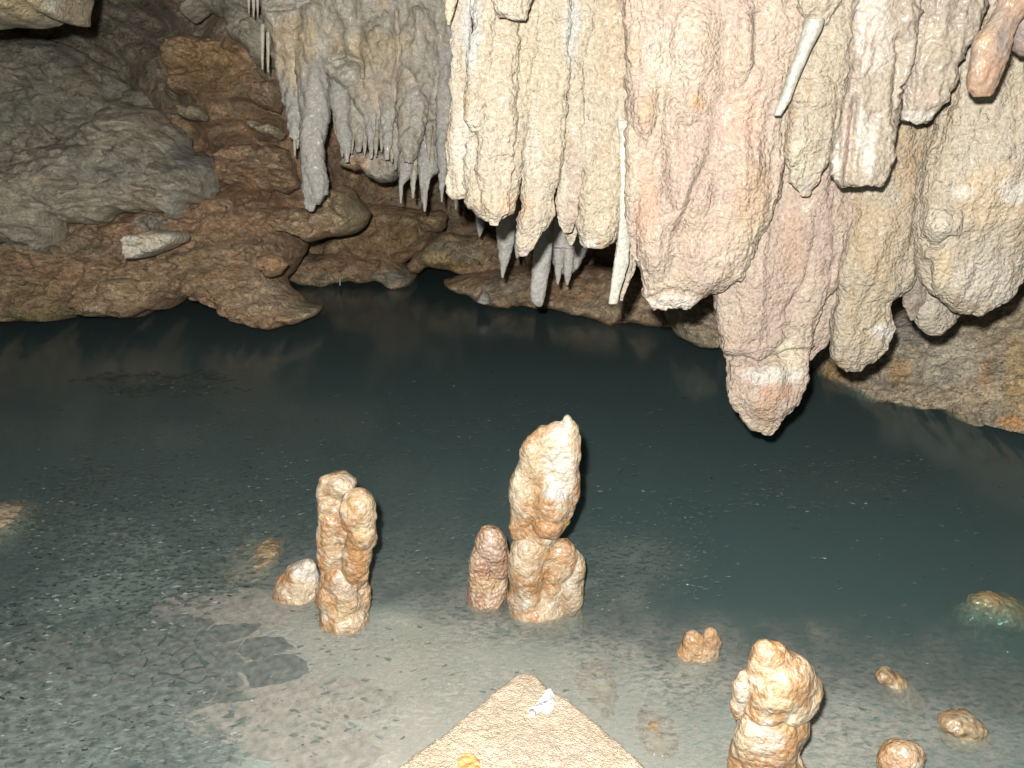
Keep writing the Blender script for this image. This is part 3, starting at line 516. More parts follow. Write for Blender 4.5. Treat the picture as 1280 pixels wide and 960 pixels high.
far('ceiling_rock', [(-80, -90), (95, -90), (88, -20), (83, 8), (84, 22), (78, 26), (66, 24), (55, 15), (47, 17), (38, 25), (20, 28), (0, 26), (-80, 30)], 3.9, 'mottled_bank_rock', 'tan lump of rock hanging in the top left corner', 'rock', T=.2, B=.3, W=16, step=2, rag=2, amp=(.06, .02, .006), seed=16,
    stains=[(20, 8, 40, 20, (.45, .36, .2), .7), (66, 8, 18, 14, (.5, .46, .36), .8)])

# ================================================================== GREY DRAPERY (far left of the curtain)
Yd = 4.9
curtain = None
far_extra()
def hang(name, rows, Y, mat, label, cat='stalactite', group=None, **k):
    if cat == 'flowstone lobe':
        o = lobe('knob' if 'knob' in label else 'rib' if 'rib' in label or 'narrow' in label else 'lobe', rows, Y, mat, parent=curtain, **k)
        if mat == 'mauve_popcorn_calcite': o['label'] = label
        return o
    if name == 'curtain_lobe': name = 'stalactite'
    return tag(lobe(name, rows, Y, mat, **k), label, cat, group)
GD = 'grey stalactites of the far drapery'
drS = [(370, 60, 30, 50, (.42, .32, .2), .6), (460, 60, 60, 26, (.42, .33, .2), .5), (480, 110, 40, 40, (.4, .32, .24), .5), (430, 90, 18, 30, (.42, .42, .38), .6), (520, 120, 30, 20, (.3, .28, .28), .6)]
tag(sheet('flowstone_drapery', [(322, -90), (600, -90), (600, 170), (570, 172), (545, 165), (520, 160), (495, 166), (480, 168), (460, 158), (450, 150), (430, 112), (412, 104), (390, 150), (368, 150), (352, 125), (342, 80), (332, 30)], Yd + .12, 'grey_drapery_calcite',
    T=.12, B=.35, W=16, step=2.3, rag=3, amp=(.08, .05, .012), scl=(4, 11, 26), zst=.6, seed=20, stains=drS,
    creases=[([(345, 20), (375, 15), (395, 8)], 3, .06), ([(415, 80), (435, 72), (455, 82), (460, 100)], 4, .06), ([(500, 20), (505, 120), (498, 150)], 3, .05)], bumps=[(440, 100, 30, 18, .06), (480, 70, 26, 60, .07), (530, 60, 22, 90, .05), (395, 50, 20, 60, .06), (440, 20, 22, 50, .05)]),
    'wide grey flowstone drapery hanging on the far wall left of the cream curtain', 'drapery')
DW = dict(step=1.8, amp=(.03, .018, .006), scl=(7, 20, 50), ratio=.8, flute=.012, stains=drS)
for i, (rows, dy, lb) in enumerate([
    ([(60, 350, 372), (100, 352, 376), (140, 358, 378), (172, 361, 376)], 0, 'grey blunt stalactite on the left edge of the far drapery'),
    ([(40, 368, 408), (100, 370, 412), (150, 377, 411), (185, 378, 402), (205, 379, 405), (235, 378, 412), (246, 380, 409), (256, 382, 396), (264, 386, 391)], -.12, 'longest grey stalactite of the far drapery ending in a split tip'),
    ([(90, 412, 436), (130, 414, 437), (160, 421, 441), (185, 428, 441), (203, 432, 436)], -.05, 'pointed grey stalactite just right of the long split one'),
    ([(100, 436, 460), (150, 440, 458), (180, 444, 454), (190, 446, 450)], 0, 'short grey stalactite between the pointed one and the twin tips'),
    ([(80, 455, 478), (130, 457, 474), (170, 459, 470), (198, 462, 465)], -.04, 'slim grey stalactite with sharp tip in the middle of the far drapery'),
    ([(80, 474, 500), (120, 474, 495), (170, 478, 490), (200, 482, 486)], -.06, 'grey tapered stalactite with brownish top in the far drapery'),
    ([(120, 487, 505), (170, 490, 500), (212, 493, 496)], -.02, 'thin grey stalactite left of the flat ended block in the drapery'),
    ([(90, 495, 535), (150, 497, 533), (185, 500, 522), (203, 506, 518)], -.1, 'flat ended grey block at the right of the far drapery'),
    ([(150, 497, 520), (205, 497, 515), (220, 498, 510), (232, 499, 504), (254, 500, 502)], -.02, 'grey spike under the flat ended block, leftmost of four spikes'),
    ([(190, 510, 528), (215, 513, 525), (230, 514, 519), (248, 515, 517)], 0, 'thin needle stalactite, second of the four spikes under the drapery'),
    ([(160, 520, 550), (212, 522, 547), (228, 525, 537), (250, 528, 534), (264, 530, 532)], -.04, 'stout cream tipped spike, third of the four under the drapery'),
    ([(-60, 548, 562), (120, 546, 566), (200, 547, 562), (228, 549, 556), (252, 551, 553)], -.08, 'grey spike against the left edge of the cream curtain')]):
    rows = [(rows[0][0] - 60, rows[0][1], rows[0][2])] + rows
    hang('stalactite', rows, Yd + dy + .22, 'blue_grey_calcite' if i in (0, 1, 2, 4, 5, 8, 10, 11) else 'grey_drapery_calcite', lb, group=GD, seed=21 + i, Ybot=Yd + dy - .06, **DW)
for i, (x, b_) in enumerate([(428, 196), (440, 192), (449, 186), (456, 194), (470, 196), (477, 190), (490, 203), (504, 205), (512, 208), (540, 214), (546, 205), (536, 196), (420, 168), (372, 186)]):
    hang('drip_tip', [(b_ - 75, x - 5, x + 5), (b_ - 30, x - 4.5, x + 4.5), (b_ - 8, x - 2.5, x + 2), (b_, x - 1, x + .6)], Yd + .06, 'grey_drapery_calcite', 'short grey drip tip along the ragged lower edge of the far drapery', 'stalactite', 'drip tips of the far drapery', seed=140 + i, step=1.6, amp=(.012, .006, .002), Ybot=Yd - .06)
far('hanging_rock_fringe', [(440, 175), (455, 188), (500, 190), (500, 220), (488, 228), (478, 230), (462, 222), (450, 212), (442, 214), (425, 205)], 5.25, 'grey_drapery_calcite', 'brownish ragged rock fringe behind the grey stalactite tips', 'rock', T=.1, B=.3, W=10, step=2, seed=35, stains=[(450, 205, 18, 14, (.36, .24, .15), .7)])
GS = 'thin straws at the left edge of the drapery'
for i, (x, a, bq, wd, lb) in enumerate([(311, -60, 17, 3, 'thin tan straw at the picture top, leftmost of three'), (317, -60, 21, 3, 'thin tan straw at the picture top, middle of three'), (322, -60, 19, 3, 'thin tan straw at the picture top, nearest the drapery'),
                            (328, 30, 87, 3, 'thin straw beside the left edge of the drapery, longer pair left'), (335, 40, 90, 3, 'thin straw beside the left edge of the drapery, longer pair right'), (368.5, 165, 195, 2.6, 'yellowish straw under the blunt stub at the drapery edge'),
                            (425, 349, 357, 1.2, 'tiny white straw under the low back ledge')]):
    hang('straw_stalactite', [(a, x - wd, x + wd), (bq - 12 if bq - a > 20 else (a + bq) / 2, x - wd * .6, x + wd * .6), (bq, x - .8, x + .8)], (Yd if i < 6 else 6.3), 'grey_drapery_calcite', lb, 'straw stalactite', GS if i < 5 else None, step=1.5, amp=(.012, .006, .001), seed=40 + i)
# grey stalactites in the gap behind the curtain
BG = 'blue grey stalactites behind the curtain'
BK = dict(step=1.8, amp=(.018, .008, .003), scl=(8, 22, 60), ratio=.9, blunt=.3)
for i, (rows, Y, lb) in enumerate([
    ([(180, 616, 652), (250, 620, 648), (300, 622, 642), (325, 624, 637), (340, 626, 631), (347, 627, 629)], 4.2, 'sharp blue grey stalactite in the gap left of the pointed cream lobe'),
    ([(180, 638, 660), (290, 641, 652), (312, 643, 650), (322, 645, 648)], 4.4, 'small grey stalactite half behind the sharp one in the gap'),
    ([(180, 668, 700), (283, 669, 692), (330, 666, 688), (365, 663, 682), (378, 665, 680), (382, 670, 677)], 3.9, 'long square ended blue grey stalactite reaching almost to the water'),
    ([(230, 684, 735), (310, 688, 734), (325, 691, 728), (336, 694, 722), (340, 700, 718)], 4.3, 'wide grey cluster root behind the curtain'),
    ([(310, 690, 708), (335, 693, 703), (350, 695, 700), (355, 696, 698)], 4.2, 'left prong of the small grey cluster behind the curtain'),
    ([(310, 702, 720), (335, 704, 716), (350, 706, 712), (356, 708, 710)], 4.22, 'middle prong of the small grey cluster behind the curtain'),
    ([(300, 715, 736), (325, 717, 726), (336, 718, 721)], 4.25, 'right prong of the small grey cluster behind the curtain'),
    ([(240, 590, 606), (285, 595, 605), (292, 597, 602), (296, 599, 600)], 5.2, 'tiny nub stalactite under the left curtain lobe'),
    ([(200, 566, 574), (255, 568, 573), (262, 569, 571)], 4.9, 'tiny grey straw peeping under the left curtain edge')]):
    hang('stalactite', rows, Y, 'blue_grey_calcite', lb, group=BG, seed=50 + i, **BK)

# ================================================================== THE CREAM CURTAIN
Yc = 2.55
curtain = tag(sheet('flowstone_curtain', [(572, -160), (1400, -160), (1400, 260), (1270, 290), (1225, 340), (1150, 300), (1100, 330), (1040, 330), (960, 300), (900, 330), (830, 330), (790, 270), (730, 260), (700, 240), (672, 240), (640, 220), (610, 235), (580, 200)], Yc + .2, 'cream_popcorn_calcite',
    T=.08, B=.4, W=20, step=4, rag=3, amp=(.02, .01, .003), scl=(5, 14, 50), seed=60), 'huge cream flowstone curtain of fused ribs and lobes filling the upper right', 'flowstone curtain')
CD = dict(step=2.0, amp=(.036, .012, .0036), scl=(5.5, 17, 78), ratio=.42, flute=.012, edge=3.2, sq=.68)
CM, MM = 'cream_popcorn_calcite', 'mauve_popcorn_calcite'
GC = 'stalactites of the cream curtain'
cS = [(590, 30, 14, 60, BLU, .8), (650, 50, 30, 60, YE, .3), (715, 40, 14, 50, BLU, .7), (770, 40, 30, 80, OR, .22), (760, 250, 30, 60, YE, .35), (640, 260, 30, 20, (.6, .4, .28), .5), (612, 240, 30, 40, OR, .15), (716, 240, 14, 80, PK, .5), (735, 305, 14, 10, WH, .7), (660, 315, 10, 10, (.7, .55, .6), .5), (680, 100, 30, 100, YE, .25), (580, 180, 14, 50, WH, .4)]
gS = [(880, 180, 80, 110, PK, .55), (840, 300, 80, 80, PK, .5), (810, 250, 16, 60, (.5, .3, .2), .5), (875, 128, 16, 16, OR, .6), (810, 140, 16, 26, OR, .35), (900, 290, 60, 40, YE, .35), (940, 240, 26, 50, OR, .4), (905, 322, 16, 10, (.7, .58, .5), .7), (845, 376, 36, 12, WH, .75), (820, 380, 8, 5, BLU, .9), (840, 60, 40, 50, WH, .3), (900, 60, 60, 60, YE, .2), (930, 150, 30, 50, (.55, .36, .28), .5)]
oS = [(960, 350, 60, 110, PK, .45), (990, 300, 20, 60, OR, .3), (960, 400, 40, 40, PK, .4), (970, 470, 34, 14, WH, .7), (985, 440, 20, 22, (.72, .66, .5), .7), (975, 492, 26, 16, (.45, .25, .15), .6), (955, 512, 20, 18, OR, .5), (955, 535, 22, 8, YE, .6), (1030, 300, 26, 60, PK, .5)]
for i, (rows, dy, mt, st, lb, kw) in enumerate([
    ([(-160, 566, 600), (0, 562, 590), (60, 563, 588), (120, 564, 590), (200, 558, 590), (225, 555, 588), (240, 558, 586), (247, 564, 580)], 0, CM, cS, 'leftmost cream lobe of the curtain with rounded foot', {}),
    ([(-160, 585, 625), (40, 588, 618), (90, 584, 612), (130, 583, 610), (155, 587, 605), (163, 590, 600)], -.07, CM, cS, 'short whitish finger lobe ending high on the left of the curtain', {}),
    ([(-160, 596, 650), (0, 600, 645), (120, 600, 644), (200, 598, 640), (262, 604, 636), (276, 610, 625), (281, 613, 622)], -.05, CM, cS, 'narrow rib down the middle of the bulging second curtain lobe', {}),
    ([(-160, 600, 690), (0, 600, 682), (100, 596, 668), (160, 590, 660), (200, 582, 655), (235, 581, 644), (255, 586, 641), (268, 596, 638), (274, 604, 626)], 0, CM, cS, 'bulging second lobe of the curtain, wide at its foot', {}),
    ([(-160, 660, 710), (0, 672, 712), (100, 664, 708), (180, 657, 706), (240, 652, 697), (283, 652, 690), (295, 651, 673), (308, 649, 666), (320, 650, 657)], -.02, CM, cS, 'long curtain lobe that narrows to a sharp cream point', {}),
    ([(-160, 700, 745), (0, 704, 742), (60, 708, 736), (120, 706, 730), (200, 698, 727), (250, 692, 724), (280, 695, 722), (290, 702, 718)], 0, CM, cS, 'narrow mauve grey curtain lobe with rounded foot', {}),
    ([(-160, 715, 800), (0, 718, 796), (80, 722, 792), (150, 724, 788), (200, 723, 784), (250, 722, 777), (290, 722, 772), (300, 724, 762), (308, 726, 750)], .02, CM, cS, 'broad yellowish curtain lobe with flat cut foot', {}),
    ([(270, 704, 730), (292, 704, 724), (302, 708, 720), (306, 711, 715)], .12, CM, None, 'small cream nub showing between two curtain lobes', {}),
    ([(180, 640, 668), (235, 646, 656), (245, 646, 651)], .12, CM, None, 'small tan sliver in the slit left of the pointed lobe', {}),
    ([(150, 774, 800), (250, 774, 800), (310, 768, 797), (340, 766, 785), (352, 770, 778)], .1, CM, None, 'cream lobe edge behind the white stalactite', {}),
    ([(150, 772, 800), (220, 775, 792), (290, 772, 790), (330, 768, 785), (365, 762, 775), (379, 760, 771)], -.02, 'white_straw_calcite', None, 'smooth white stalactite hanging left of the big mauve lobe', dict(amp=(.008, .004, .001), flute=0)),
    ([(290, 782, 800), (325, 785, 798), (342, 784, 793), (350, 785, 788)], .1, CM, None, 'tiny pointed nub right of the white stalactite', {}),
    ([(330, 775, 790), (360, 776, 783), (376, 775, 778)], .1, CM, None, 'thin sliver hanging behind the white stalactite', {}),
    ([(120, 790, 830), (200, 784, 826), (290, 783, 824), (315, 786, 815), (324, 792, 806)], -.05, MM, gS, 'short rounded sub lobe on the left flank of the big mauve lobe', {}),
    ]):
    k = dict(CD); k.update(kw)
    k.setdefault('rag', 1)
    hang('stalactite', rows, Yc + dy, mt, lb, 'flowstone lobe' if i not in (7, 8, 10, 11, 12) else 'stalactite', GC, seed=61 + i, stains=st, **k)
KB = dict(CD); KB.update(step=2.2, cap=.09)
hang('curtain_lobe', [(-160, 770, 1040), (0, 775, 1030), (80, 782, 1012), (150, 785, 988), (200, 786, 980), (250, 790, 966), (290, 796, 950), (320, 800, 934), (345, 804, 920), (360, 806, 905), (368, 806, 888), (376, 810, 874), (382, 822, 862)], Yc - .02, MM,
     'largest broad lobe of the curtain, mauve stained with a broken pale foot', 'flowstone lobe', GC, seed=80, stains=gS, blunt=.06,
     creases=[([(905, -40), (910, 60), (908, 110), (898, 150), (890, 195), (865, 240), (850, 290)], 6, .03), ([(945, 20), (943, 80), (930, 110)], 5, .02), ([(835, 0), (830, 80), (822, 180), (835, 260)], 8, .02), ([(812, 372), (835, 362), (860, 366)], 3, .02)],
     bumps=[(870, 60, 34, 70, .03), (930, 60, 24, 70, .02), (808, 140, 20, 36, .025), (860, 240, 36, 70, .03), (930, 220, 36, 70, .02), (820, 300, 30, 60, .03), (880, 330, 40, 40, .02), (860, 130, 30, 26, .02)], **KB)
hang('curtain_lobe', [(150, 900, 1080), (240, 900, 1073), (300, 897, 1058), (345, 896, 1047), (380, 896, 1024), (405, 902, 1017), (430, 908, 1014), (446, 912, 1008), (455, 910, 1006), (474, 909, 1004), (490, 910, 999), (505, 913, 990), (517, 918, 982), (528, 929, 976), (537, 942, 969), (543, 954, 964)], Yc + .12, MM,
     'longest stalactite of the curtain, its pinkish blunt tip hanging lowest over the dark water', 'stalactite', GC, seed=81, stains=oS, blunt=.35, Ybot=Yc + .02,
     creases=[([(905, 447), (925, 448), (950, 458), (975, 448), (1006, 440)], 4, .03), ([(1020, 300), (1010, 350), (985, 390)], 4, .012), ([(935, 455), (960, 452), (985, 428)], 3, .015)], bumps=[(960, 490, 42, 44, .02)], **KB)
hang('curtain_lobe', [(-160, 1018, 1085), (0, 1016, 1078), (60, 1006, 1070), (90, 998, 1062), (120, 987, 1054), (150, 985, 1047), (180, 983, 1041), (205, 988, 1031), (228, 990, 1019), (238, 995, 1014), (245, 1000, 1012)], Yc - .10, CM,
     'cream stalactite with grey snapped tip just left of the big broken one', 'stalactite', GC, seed=82, stains=[(1010, 232, 12, 16, (.4, .35, .32), .9), (1000, 200, 20, 30, (.72, .66, .5), .5)], **CD)
hang('curtain_lobe', [(-160, 1090, 1210), (100, 1090, 1200), (200, 1060, 1175), (260, 1060, 1155), (300, 1055, 1150), (340, 1050, 1148), (358, 1049, 1140), (375, 1048, 1116), (400, 1046, 1116), (415, 1045, 1115), (430, 1045, 1112), (446, 1045, 1100), (455, 1048, 1086), (462, 1058, 1076)], Yc + .05, CM,
     'honey coloured stalactite with a white chip near its foot, right of the lowest tip', 'stalactite', GC, seed=84, stains=[(1140, 200, 40, 50, (.42, .31, .2), .7), (1100, 300, 50, 60, (.46, .345, .22), .6), (1080, 400, 40, 60, (.47, .39, .28), .6), (1105, 415, 16, 10, WH, .95)], creases=[([(1084, 414), (1096, 410), (1112, 398)], 2.5, .015)], **CD)
hang('curtain_lobe', [(310, 1010, 1060), (360, 1018, 1060), (400, 1020, 1050), (425, 1016, 1034), (440, 1012, 1022), (450, 1009, 1013)], Yc + .12, MM, 'thin tapering edge lobe between the lowest tip and the honey stalactite', 'flowstone lobe', GC, seed=86, **CD)
hang('curtain_lobe', [(300, 1112, 1165), (350, 1118, 1156), (372, 1128, 1152), (390, 1134, 1147), (400, 1138, 1143)], Yc + .10, 'pale_broken_calcite', 'small grey pointed lobe right of the honey stalactite', 'stalactite', GC, seed=87, **CD)
hang('curtain_lobe', [(340, 1140, 1205), (375, 1146, 1200), (398, 1148, 1194), (410, 1153, 1180), (418, 1160, 1172)], Yc + .12, CM, 'small rounded tan nub under the right hand mass', 'stalactite', GC, seed=88, **CD)
hang('curtain_lobe', [(-160, 1185, 1420), (0, 1188, 1400), (60, 1182, 1385), (130, 1178, 1360), (200, 1158, 1330), (240, 1150, 1315), (280, 1147, 1296), (310, 1147, 1280), (340, 1150, 1271), (358, 1158, 1264), (372, 1172, 1257), (384, 1188, 1240), (391, 1198, 1222)], Yc - .08, CM,
     'big cream stone mass at the right edge with a rounded foot', 'flowstone lobe', GC, seed=89, blunt=.08, stains=[(1235, 250, 40, 60, (.6, .46, .3), .5), (1170, 285, 24, 30, (.72, .68, .58), .6), (1230, 350, 50, 40, (.72, .66, .6), .6), (1265, 240, 16, 16, WH, .7), (1200, 240, 16, 12, WH, .6), (1180, 330, 16, 30, (.6, .48, .3), .6)],
     creases=[([(1152, 300), (1160, 310), (1172, 308), (1190, 296)], 3.5, .03), ([(1160, 330), (1158, 350)], 5, .02)], bumps=[(1175, 280, 30, 28, .03)], **KB)
hang('curtain_lobe', [(150, 1278, 1400), (280, 1282, 1360), (300, 1285, 1350), (330, 1288, 1330), (352, 1296, 1320)], Yc + .15, CM, 'cream lobe cut by the right edge of the picture', 'flowstone lobe', GC, seed=90, **CD)
hang('broken_stalactite', [(-160, 1078, 1150), (0, 1070, 1146), (40, 1067, 1148), (90, 1061, 1135), (140, 1052, 1122), (160, 1047, 1118), (190, 1041, 1112), (220, 1039, 1107), (230, 1042, 1103)], Yc - .30, 'pale_broken_calcite', 'thick pale stalactite snapped off flat, with a furrow down its face', 'stalactite', GC, seed=91, blunt=.05,
     creases=[([(1068, 130), (1064, 180), (1058, 232)], 6, .02), ([(1128, 50), (1125, 110), (1120, 150)], 6, .02)], stains=[(1060, 185, 7, 50, (.45, .33, .30), .8), (1082, 180, 14, 50, WH, .6), (1095, 30, 30, 60, (.56, .50, .46), .6), (1045, 200, 6, 50, WH, .6)], **CD)
hang('broken_stalactite', [(-160, 1140, 1240), (0, 1142, 1220), (20, 1143, 1215), (54, 1132, 1203), (80, 1124, 1190), (98, 1122, 1189), (121, 1121, 1181), (140, 1121, 1170), (150, 1123, 1160)], Yc - .26, 'pale_broken_calcite', 'second snapped stalactite, joined to the right of the furrowed one', 'stalactite', GC, seed=92, blunt=.05,
     stains=[(1160, 118, 20, 16, (.42, .32, .27), .7), (1155, 55, 30, 30, YE, .3), (1150, 146, 26, 8, WH, .6)], **CD)
hang('tilted_stub', [(-160, 1250, 1340), (-20, 1250, 1310), (10, 1246, 1290), (30, 1232, 1272), (48, 1217, 1266), (73, 1214, 1260), (100, 1211, 1247), (112, 1212, 1241), (120, 1219, 1236)], Yc - .50, 'brown_stub_calcite', 'short brown broken stub in the upper right corner', 'stalactite', None, seed=93, blunt=.1, step=2, amp=(.02, .006, .002), scl=(7, 20, 70),
     stains=[(1235, 90, 18, 20, (.42, .25, .17), .6), (1232, 45, 16, 20, (.42, .30, .17), .6), (1256, 60, 8, 40, (.3, .28, .3), .5)])
hang('tilted_stub', [(-160, 1262, 1380), (0, 1262, 1360), (40, 1264, 1340), (62, 1268, 1320), (68, 1274, 1300)], Yc - .44, 'brown_stub_calcite', 'purple grey stub cut by the right edge of the picture', 'stalactite', None, seed=94, step=2, amp=(.015, .006, .002), stains=[(1270, 30, 40, 60, (.27, .22, .23), .7)])
# thin white stalactite (tilted: it follows its own leaning outline)
hang('curtain_lobe', [(-160, 985, 1060), (-10, 992, 1054), (10, 996, 1046), (24, 1002, 1038), (32, 1010, 1032)], Yc - .16, CM, 'tan knob from which the thin white stalactite grows', 'flowstone lobe', None, seed=95, blunt=.15, **CD)
hang('thin_stalactite', [(24, 1008, 1030), (38, 1004, 1026), (62, 997, 1013), (90, 986, 1001), (110, 980, 993), (125, 974, 988), (144, 967, 976)], Yc - .22, 'white_straw_calcite', 'thin smooth white stalactite leaning left over the big mauve lobe', 'stalactite', None, seed=96, step=1.5, amp=(.004, .002, .0008), ratio=.95, blunt=.2)
hang('curtain_lobe', [(-160, 610, 680), (-10, 618, 668), (5, 622, 660), (16, 628, 655), (24, 638, 652)], Yc - .17, CM, 'ragged cream chunk hanging at the picture top over the left lobes', 'stalactite', None, seed=97, blunt=.2, **CD)
hang('thin_stalactite', [(-160, 552, 576), (0, 556, 571), (20, 557, 566), (31, 559, 562)], Yc - .1, 'cream_popcorn_calcite', 'small yellowish tip at the top left of the curtain', 'stalactite', None, seed=98, step=1.5, amp=(.005, .003, .001), stains=[(562, 10, 20, 30, YE, .7)])

# ================================================================== STALAGMITES AND ROCKS IN THE POOL
def stone(name, Yb, py, px, label, cat, mat, parts, h=.0042, k=.014, amp=(.010, .0045, .0028)):
    e = bpy.data.objects.new(name, None); COL.objects.link(e); e.location = Vector([float(v) for v in P(px, py, Yb)]); e.location.z = 0; e.empty_display_size = .1
    tag(e, label, cat)
    for n_, (pn, prims, st) in enumerate(parts):
        blobs(pn, prims, Yb, mat, h=h, k=k, seed=n_ + int(px) % 17, amp=amp, stains=st, parent=e)
T1 = 'tan_stalagmite_calcite'
Y1 = Yw(757)
stone('stalagmite', Y1, 757, 680, 'tallest pale stalagmite, pointed on top, with an orange bulge at its waist', 'stalagmite', T1, [
    ('crown', [(709, 526, 6, 10), (710, 540, 10, 14), (713, 562, 12, 34), (708, 600, 18, 44, .01), (697, 575, 22, 40), (680, 552, 14, 22), (694, 548, 12, 22), (672, 590, 20, 44, 0, .9, 14), (658, 622, 22, 38, 0, .9, 8), (690, 628, 26, 34, .02), (652, 652, 16, 26), (675, 665, 24, 20)],
        [(700, 590, 24, 60, (.58, .55, .49), .95), (706, 545, 14, 30, (.56, .5, .42), .8), (694, 618, 14, 12, (.5, .5, .52), .8), (642, 600, 10, 50, (.52, .46, .35), .6), (680, 545, 12, 14, (.38, .24, .12), .7), (665, 600, 14, 50, (.42, .30, .16), .4)]),
    ('bulge', [(684, 655, 22, 17, .035), (704, 645, 9, 20, .03), (694, 640, 14, 12, .03)], [(684, 655, 24, 20, (.40, .20, .08), .95), (706, 646, 8, 18, (.46, .31, .11), .9), (680, 645, 12, 6, (.48, .34, .24), .7)]),
    ('base', [(664, 690, 24, 26, .01), (658, 712, 25, 32, .02), (660, 745, 24, 26, .01), (672, 765, 34, 24, .01), (684, 705, 18, 34, 0), (690, 740, 18, 34, .01), (704, 700, 20, 26, 0), (680, 775, 34, 30, 0)],
        [(660, 700, 26, 34, (.54, .46, .35), .6), (684, 745, 10, 26, (.42, .25, .11), .5), (650, 755, 22, 14, (.5, .47, .42), .5), (682, 690, 10, 30, (.46, .32, .16), .6)]),
    ('side_lobe', [(706, 695, 14, 20, -.005), (717, 722, 15, 34, 0), (712, 745, 17, 26, .015), (710, 775, 18, 24, 0)], [(715, 715, 14, 36, (.52, .48, .40), .75), (712, 756, 12, 12, (.40, .28, .2), .7)])])
stone('stalagmite', Y1 + .04, 757, 612, 'short russet knobbly stalagmite close on the left of the tallest one', 'stalagmite', 'russet_stalagmite_calcite', [
    ('head', [(614, 684, 21, 26), (622, 704, 15, 30), (630, 700, 8, 14)], [(612, 690, 18, 30, (.44, .34, .29), .6)]),
    ('foot', [(603, 708, 17, 30), (606, 728, 21, 24), (622, 728, 14, 24), (608, 748, 26, 24)], [(605, 715, 14, 14, (.34, .18, .11), .6), (612, 733, 26, 10, (.45, .34, .18), .5)])], h=.0045)
Y2 = Yw(772)
stone('stalagmite', Y2, 772, 430, 'twin headed orange and tan stalagmite standing left of the tallest one', 'stalagmite', T1, [
    ('rear_column', [(424, 606, 22, 15, -.01), (410, 620, 15, 26, 0), (412, 655, 14, 34, 0), (414, 690, 17, 40, 0), (428, 660, 14, 30), (432, 625, 14, 22, -.01)], [(428, 606, 24, 14, (.48, .40, .30), .9), (408, 615, 7, 14, (.30, .17, .09), .8), (416, 690, 14, 60, (.52, .44, .32), .5), (428, 705, 10, 20, (.56, .54, .5), .5), (422, 660, 6, 30, (.3, .17, .1), .5)]),
    ('front_column', [(447, 640, 24, 26, .025), (452, 662, 20, 30, .025), (445, 695, 18, 32, .025), (440, 718, 12, 20, .02)], [(450, 630, 24, 14, (.42, .27, .12), .6), (452, 664, 16, 12, (.58, .48, .28), .7), (446, 700, 14, 26, (.40, .21, .08), .85), (462, 650, 8, 30, (.55, .48, .36), .5)]),
    ('foot', [(424, 728, 23, 24, .01), (413, 748, 20, 20, .02), (434, 752, 18, 28, .03), (454, 752, 10, 22, 0), (448, 734, 10, 20), (430, 772, 32, 26, .01), (430, 795, 36, 26, 0)], [(430, 735, 30, 20, (.54, .48, .42), .6), (435, 765, 20, 14, (.45, .30, .15), .6), (410, 755, 16, 10, (.42, .26, .12), .6)])], k=.010, amp=(.010, .006, .0035))
tag(blobs('pale_rock', [(383, 716, 15, 20), (374, 724, 18, 18), (360, 734, 15, 12), (390, 734, 14, 16), (370, 740, 26, 14), (372, 755, 30, 14)], Yw(746) + .02, T1, h=.0042, k=.022, seed=4, amp=(.014, .005, .003), stains=[(380, 714, 24, 20, (.62, .59, .54), .9), (365, 738, 24, 12, (.45, .36, .26), .6)]),
    'white crusted rock lying against the left foot of the twin headed stalagmite', 'rock')
Y3 = Yw(985)
stone('stalagmite', Y3, 985, 960, 'stout lumpy stalagmite with a broad orange head at the lower right, nearest the camera', 'stalagmite', T1, [
    ('head', [(956, 822, 18, 20), (948, 838, 13, 28), (966, 828, 20, 22), (984, 846, 26, 24, 0, .9, -25), (1003, 864, 24, 24), (970, 862, 32, 26, .02), (995, 880, 20, 24), (960, 884, 30, 16, .01), (978, 852, 36, 30, .005, .9, -20), (982, 880, 30, 26, .005), (955, 850, 22, 34)], [(948, 820, 14, 22, (.42, .23, .12), .75), (962, 845, 16, 10, (.40, .24, .08), .85), (990, 868, 22, 14, (.42, .25, .13), .6), (975, 840, 26, 16, (.48, .35, .26), .5), (965, 880, 40, 8, (.58, .52, .38), .6)]),
    ('side_lobe', [(930, 860, 14, 24), (924, 882, 10, 16)], [(928, 870, 18, 30, (.56, .53, .47), .8)]),
    ('body', [(985, 905, 24, 24), (975, 900, 30, 24), (958, 900, 30, 22, .01), (940, 925, 24, 30, .02), (968, 925, 32, 32, .02), (996, 922, 12, 18, .0), (925, 948, 15, 24, 0), (960, 965, 46, 30, .01), (960, 1000, 52, 30, 0)], [(985, 905, 30, 14, (.44, .28, .10), .5), (955, 930, 30, 26, (.57, .54, .49), .7), (975, 955, 16, 10, (.36, .23, .17), .6), (940, 895, 20, 8, (.42, .22, .12), .6)])], h=.0036, k=.018, amp=(.009, .004, .0028))
stone('stalagmite', Yw(824) + .02, 824, 875, 'small orange two part nub poking out of the water left of the stout stalagmite', 'stalagmite', T1, [
    ('nub', [(868, 806, 15, 16, 0, .9, 20), (860, 818, 14, 14), (876, 816, 16, 16), (868, 836, 24, 14)], [(868, 810, 22, 22, (.45, .27, .13), .8)]),
    ('small_nub', [(888, 802, 12, 17), (885, 816, 14, 16), (885, 835, 14, 14)], [(889, 812, 12, 20, (.40, .25, .15), .7)])], h=.0034, k=.007, amp=(.005, .004, .002))
tag(blobs('wet_stone', [(1126, 948, 26, 20), (1140, 944, 14, 16), (1110, 955, 14, 14), (1124, 965, 26, 14)], Yw(962), T1, h=.004, k=.01, seed=7, amp=(.006, .006, .003), stains=[(1130, 940, 20, 12, (.46, .38, .3), .6), (1118, 955, 20, 14, (.35, .22, .14), .6)]),
    'rounded banded brown stone breaking the surface near the bottom right corner', 'stone')
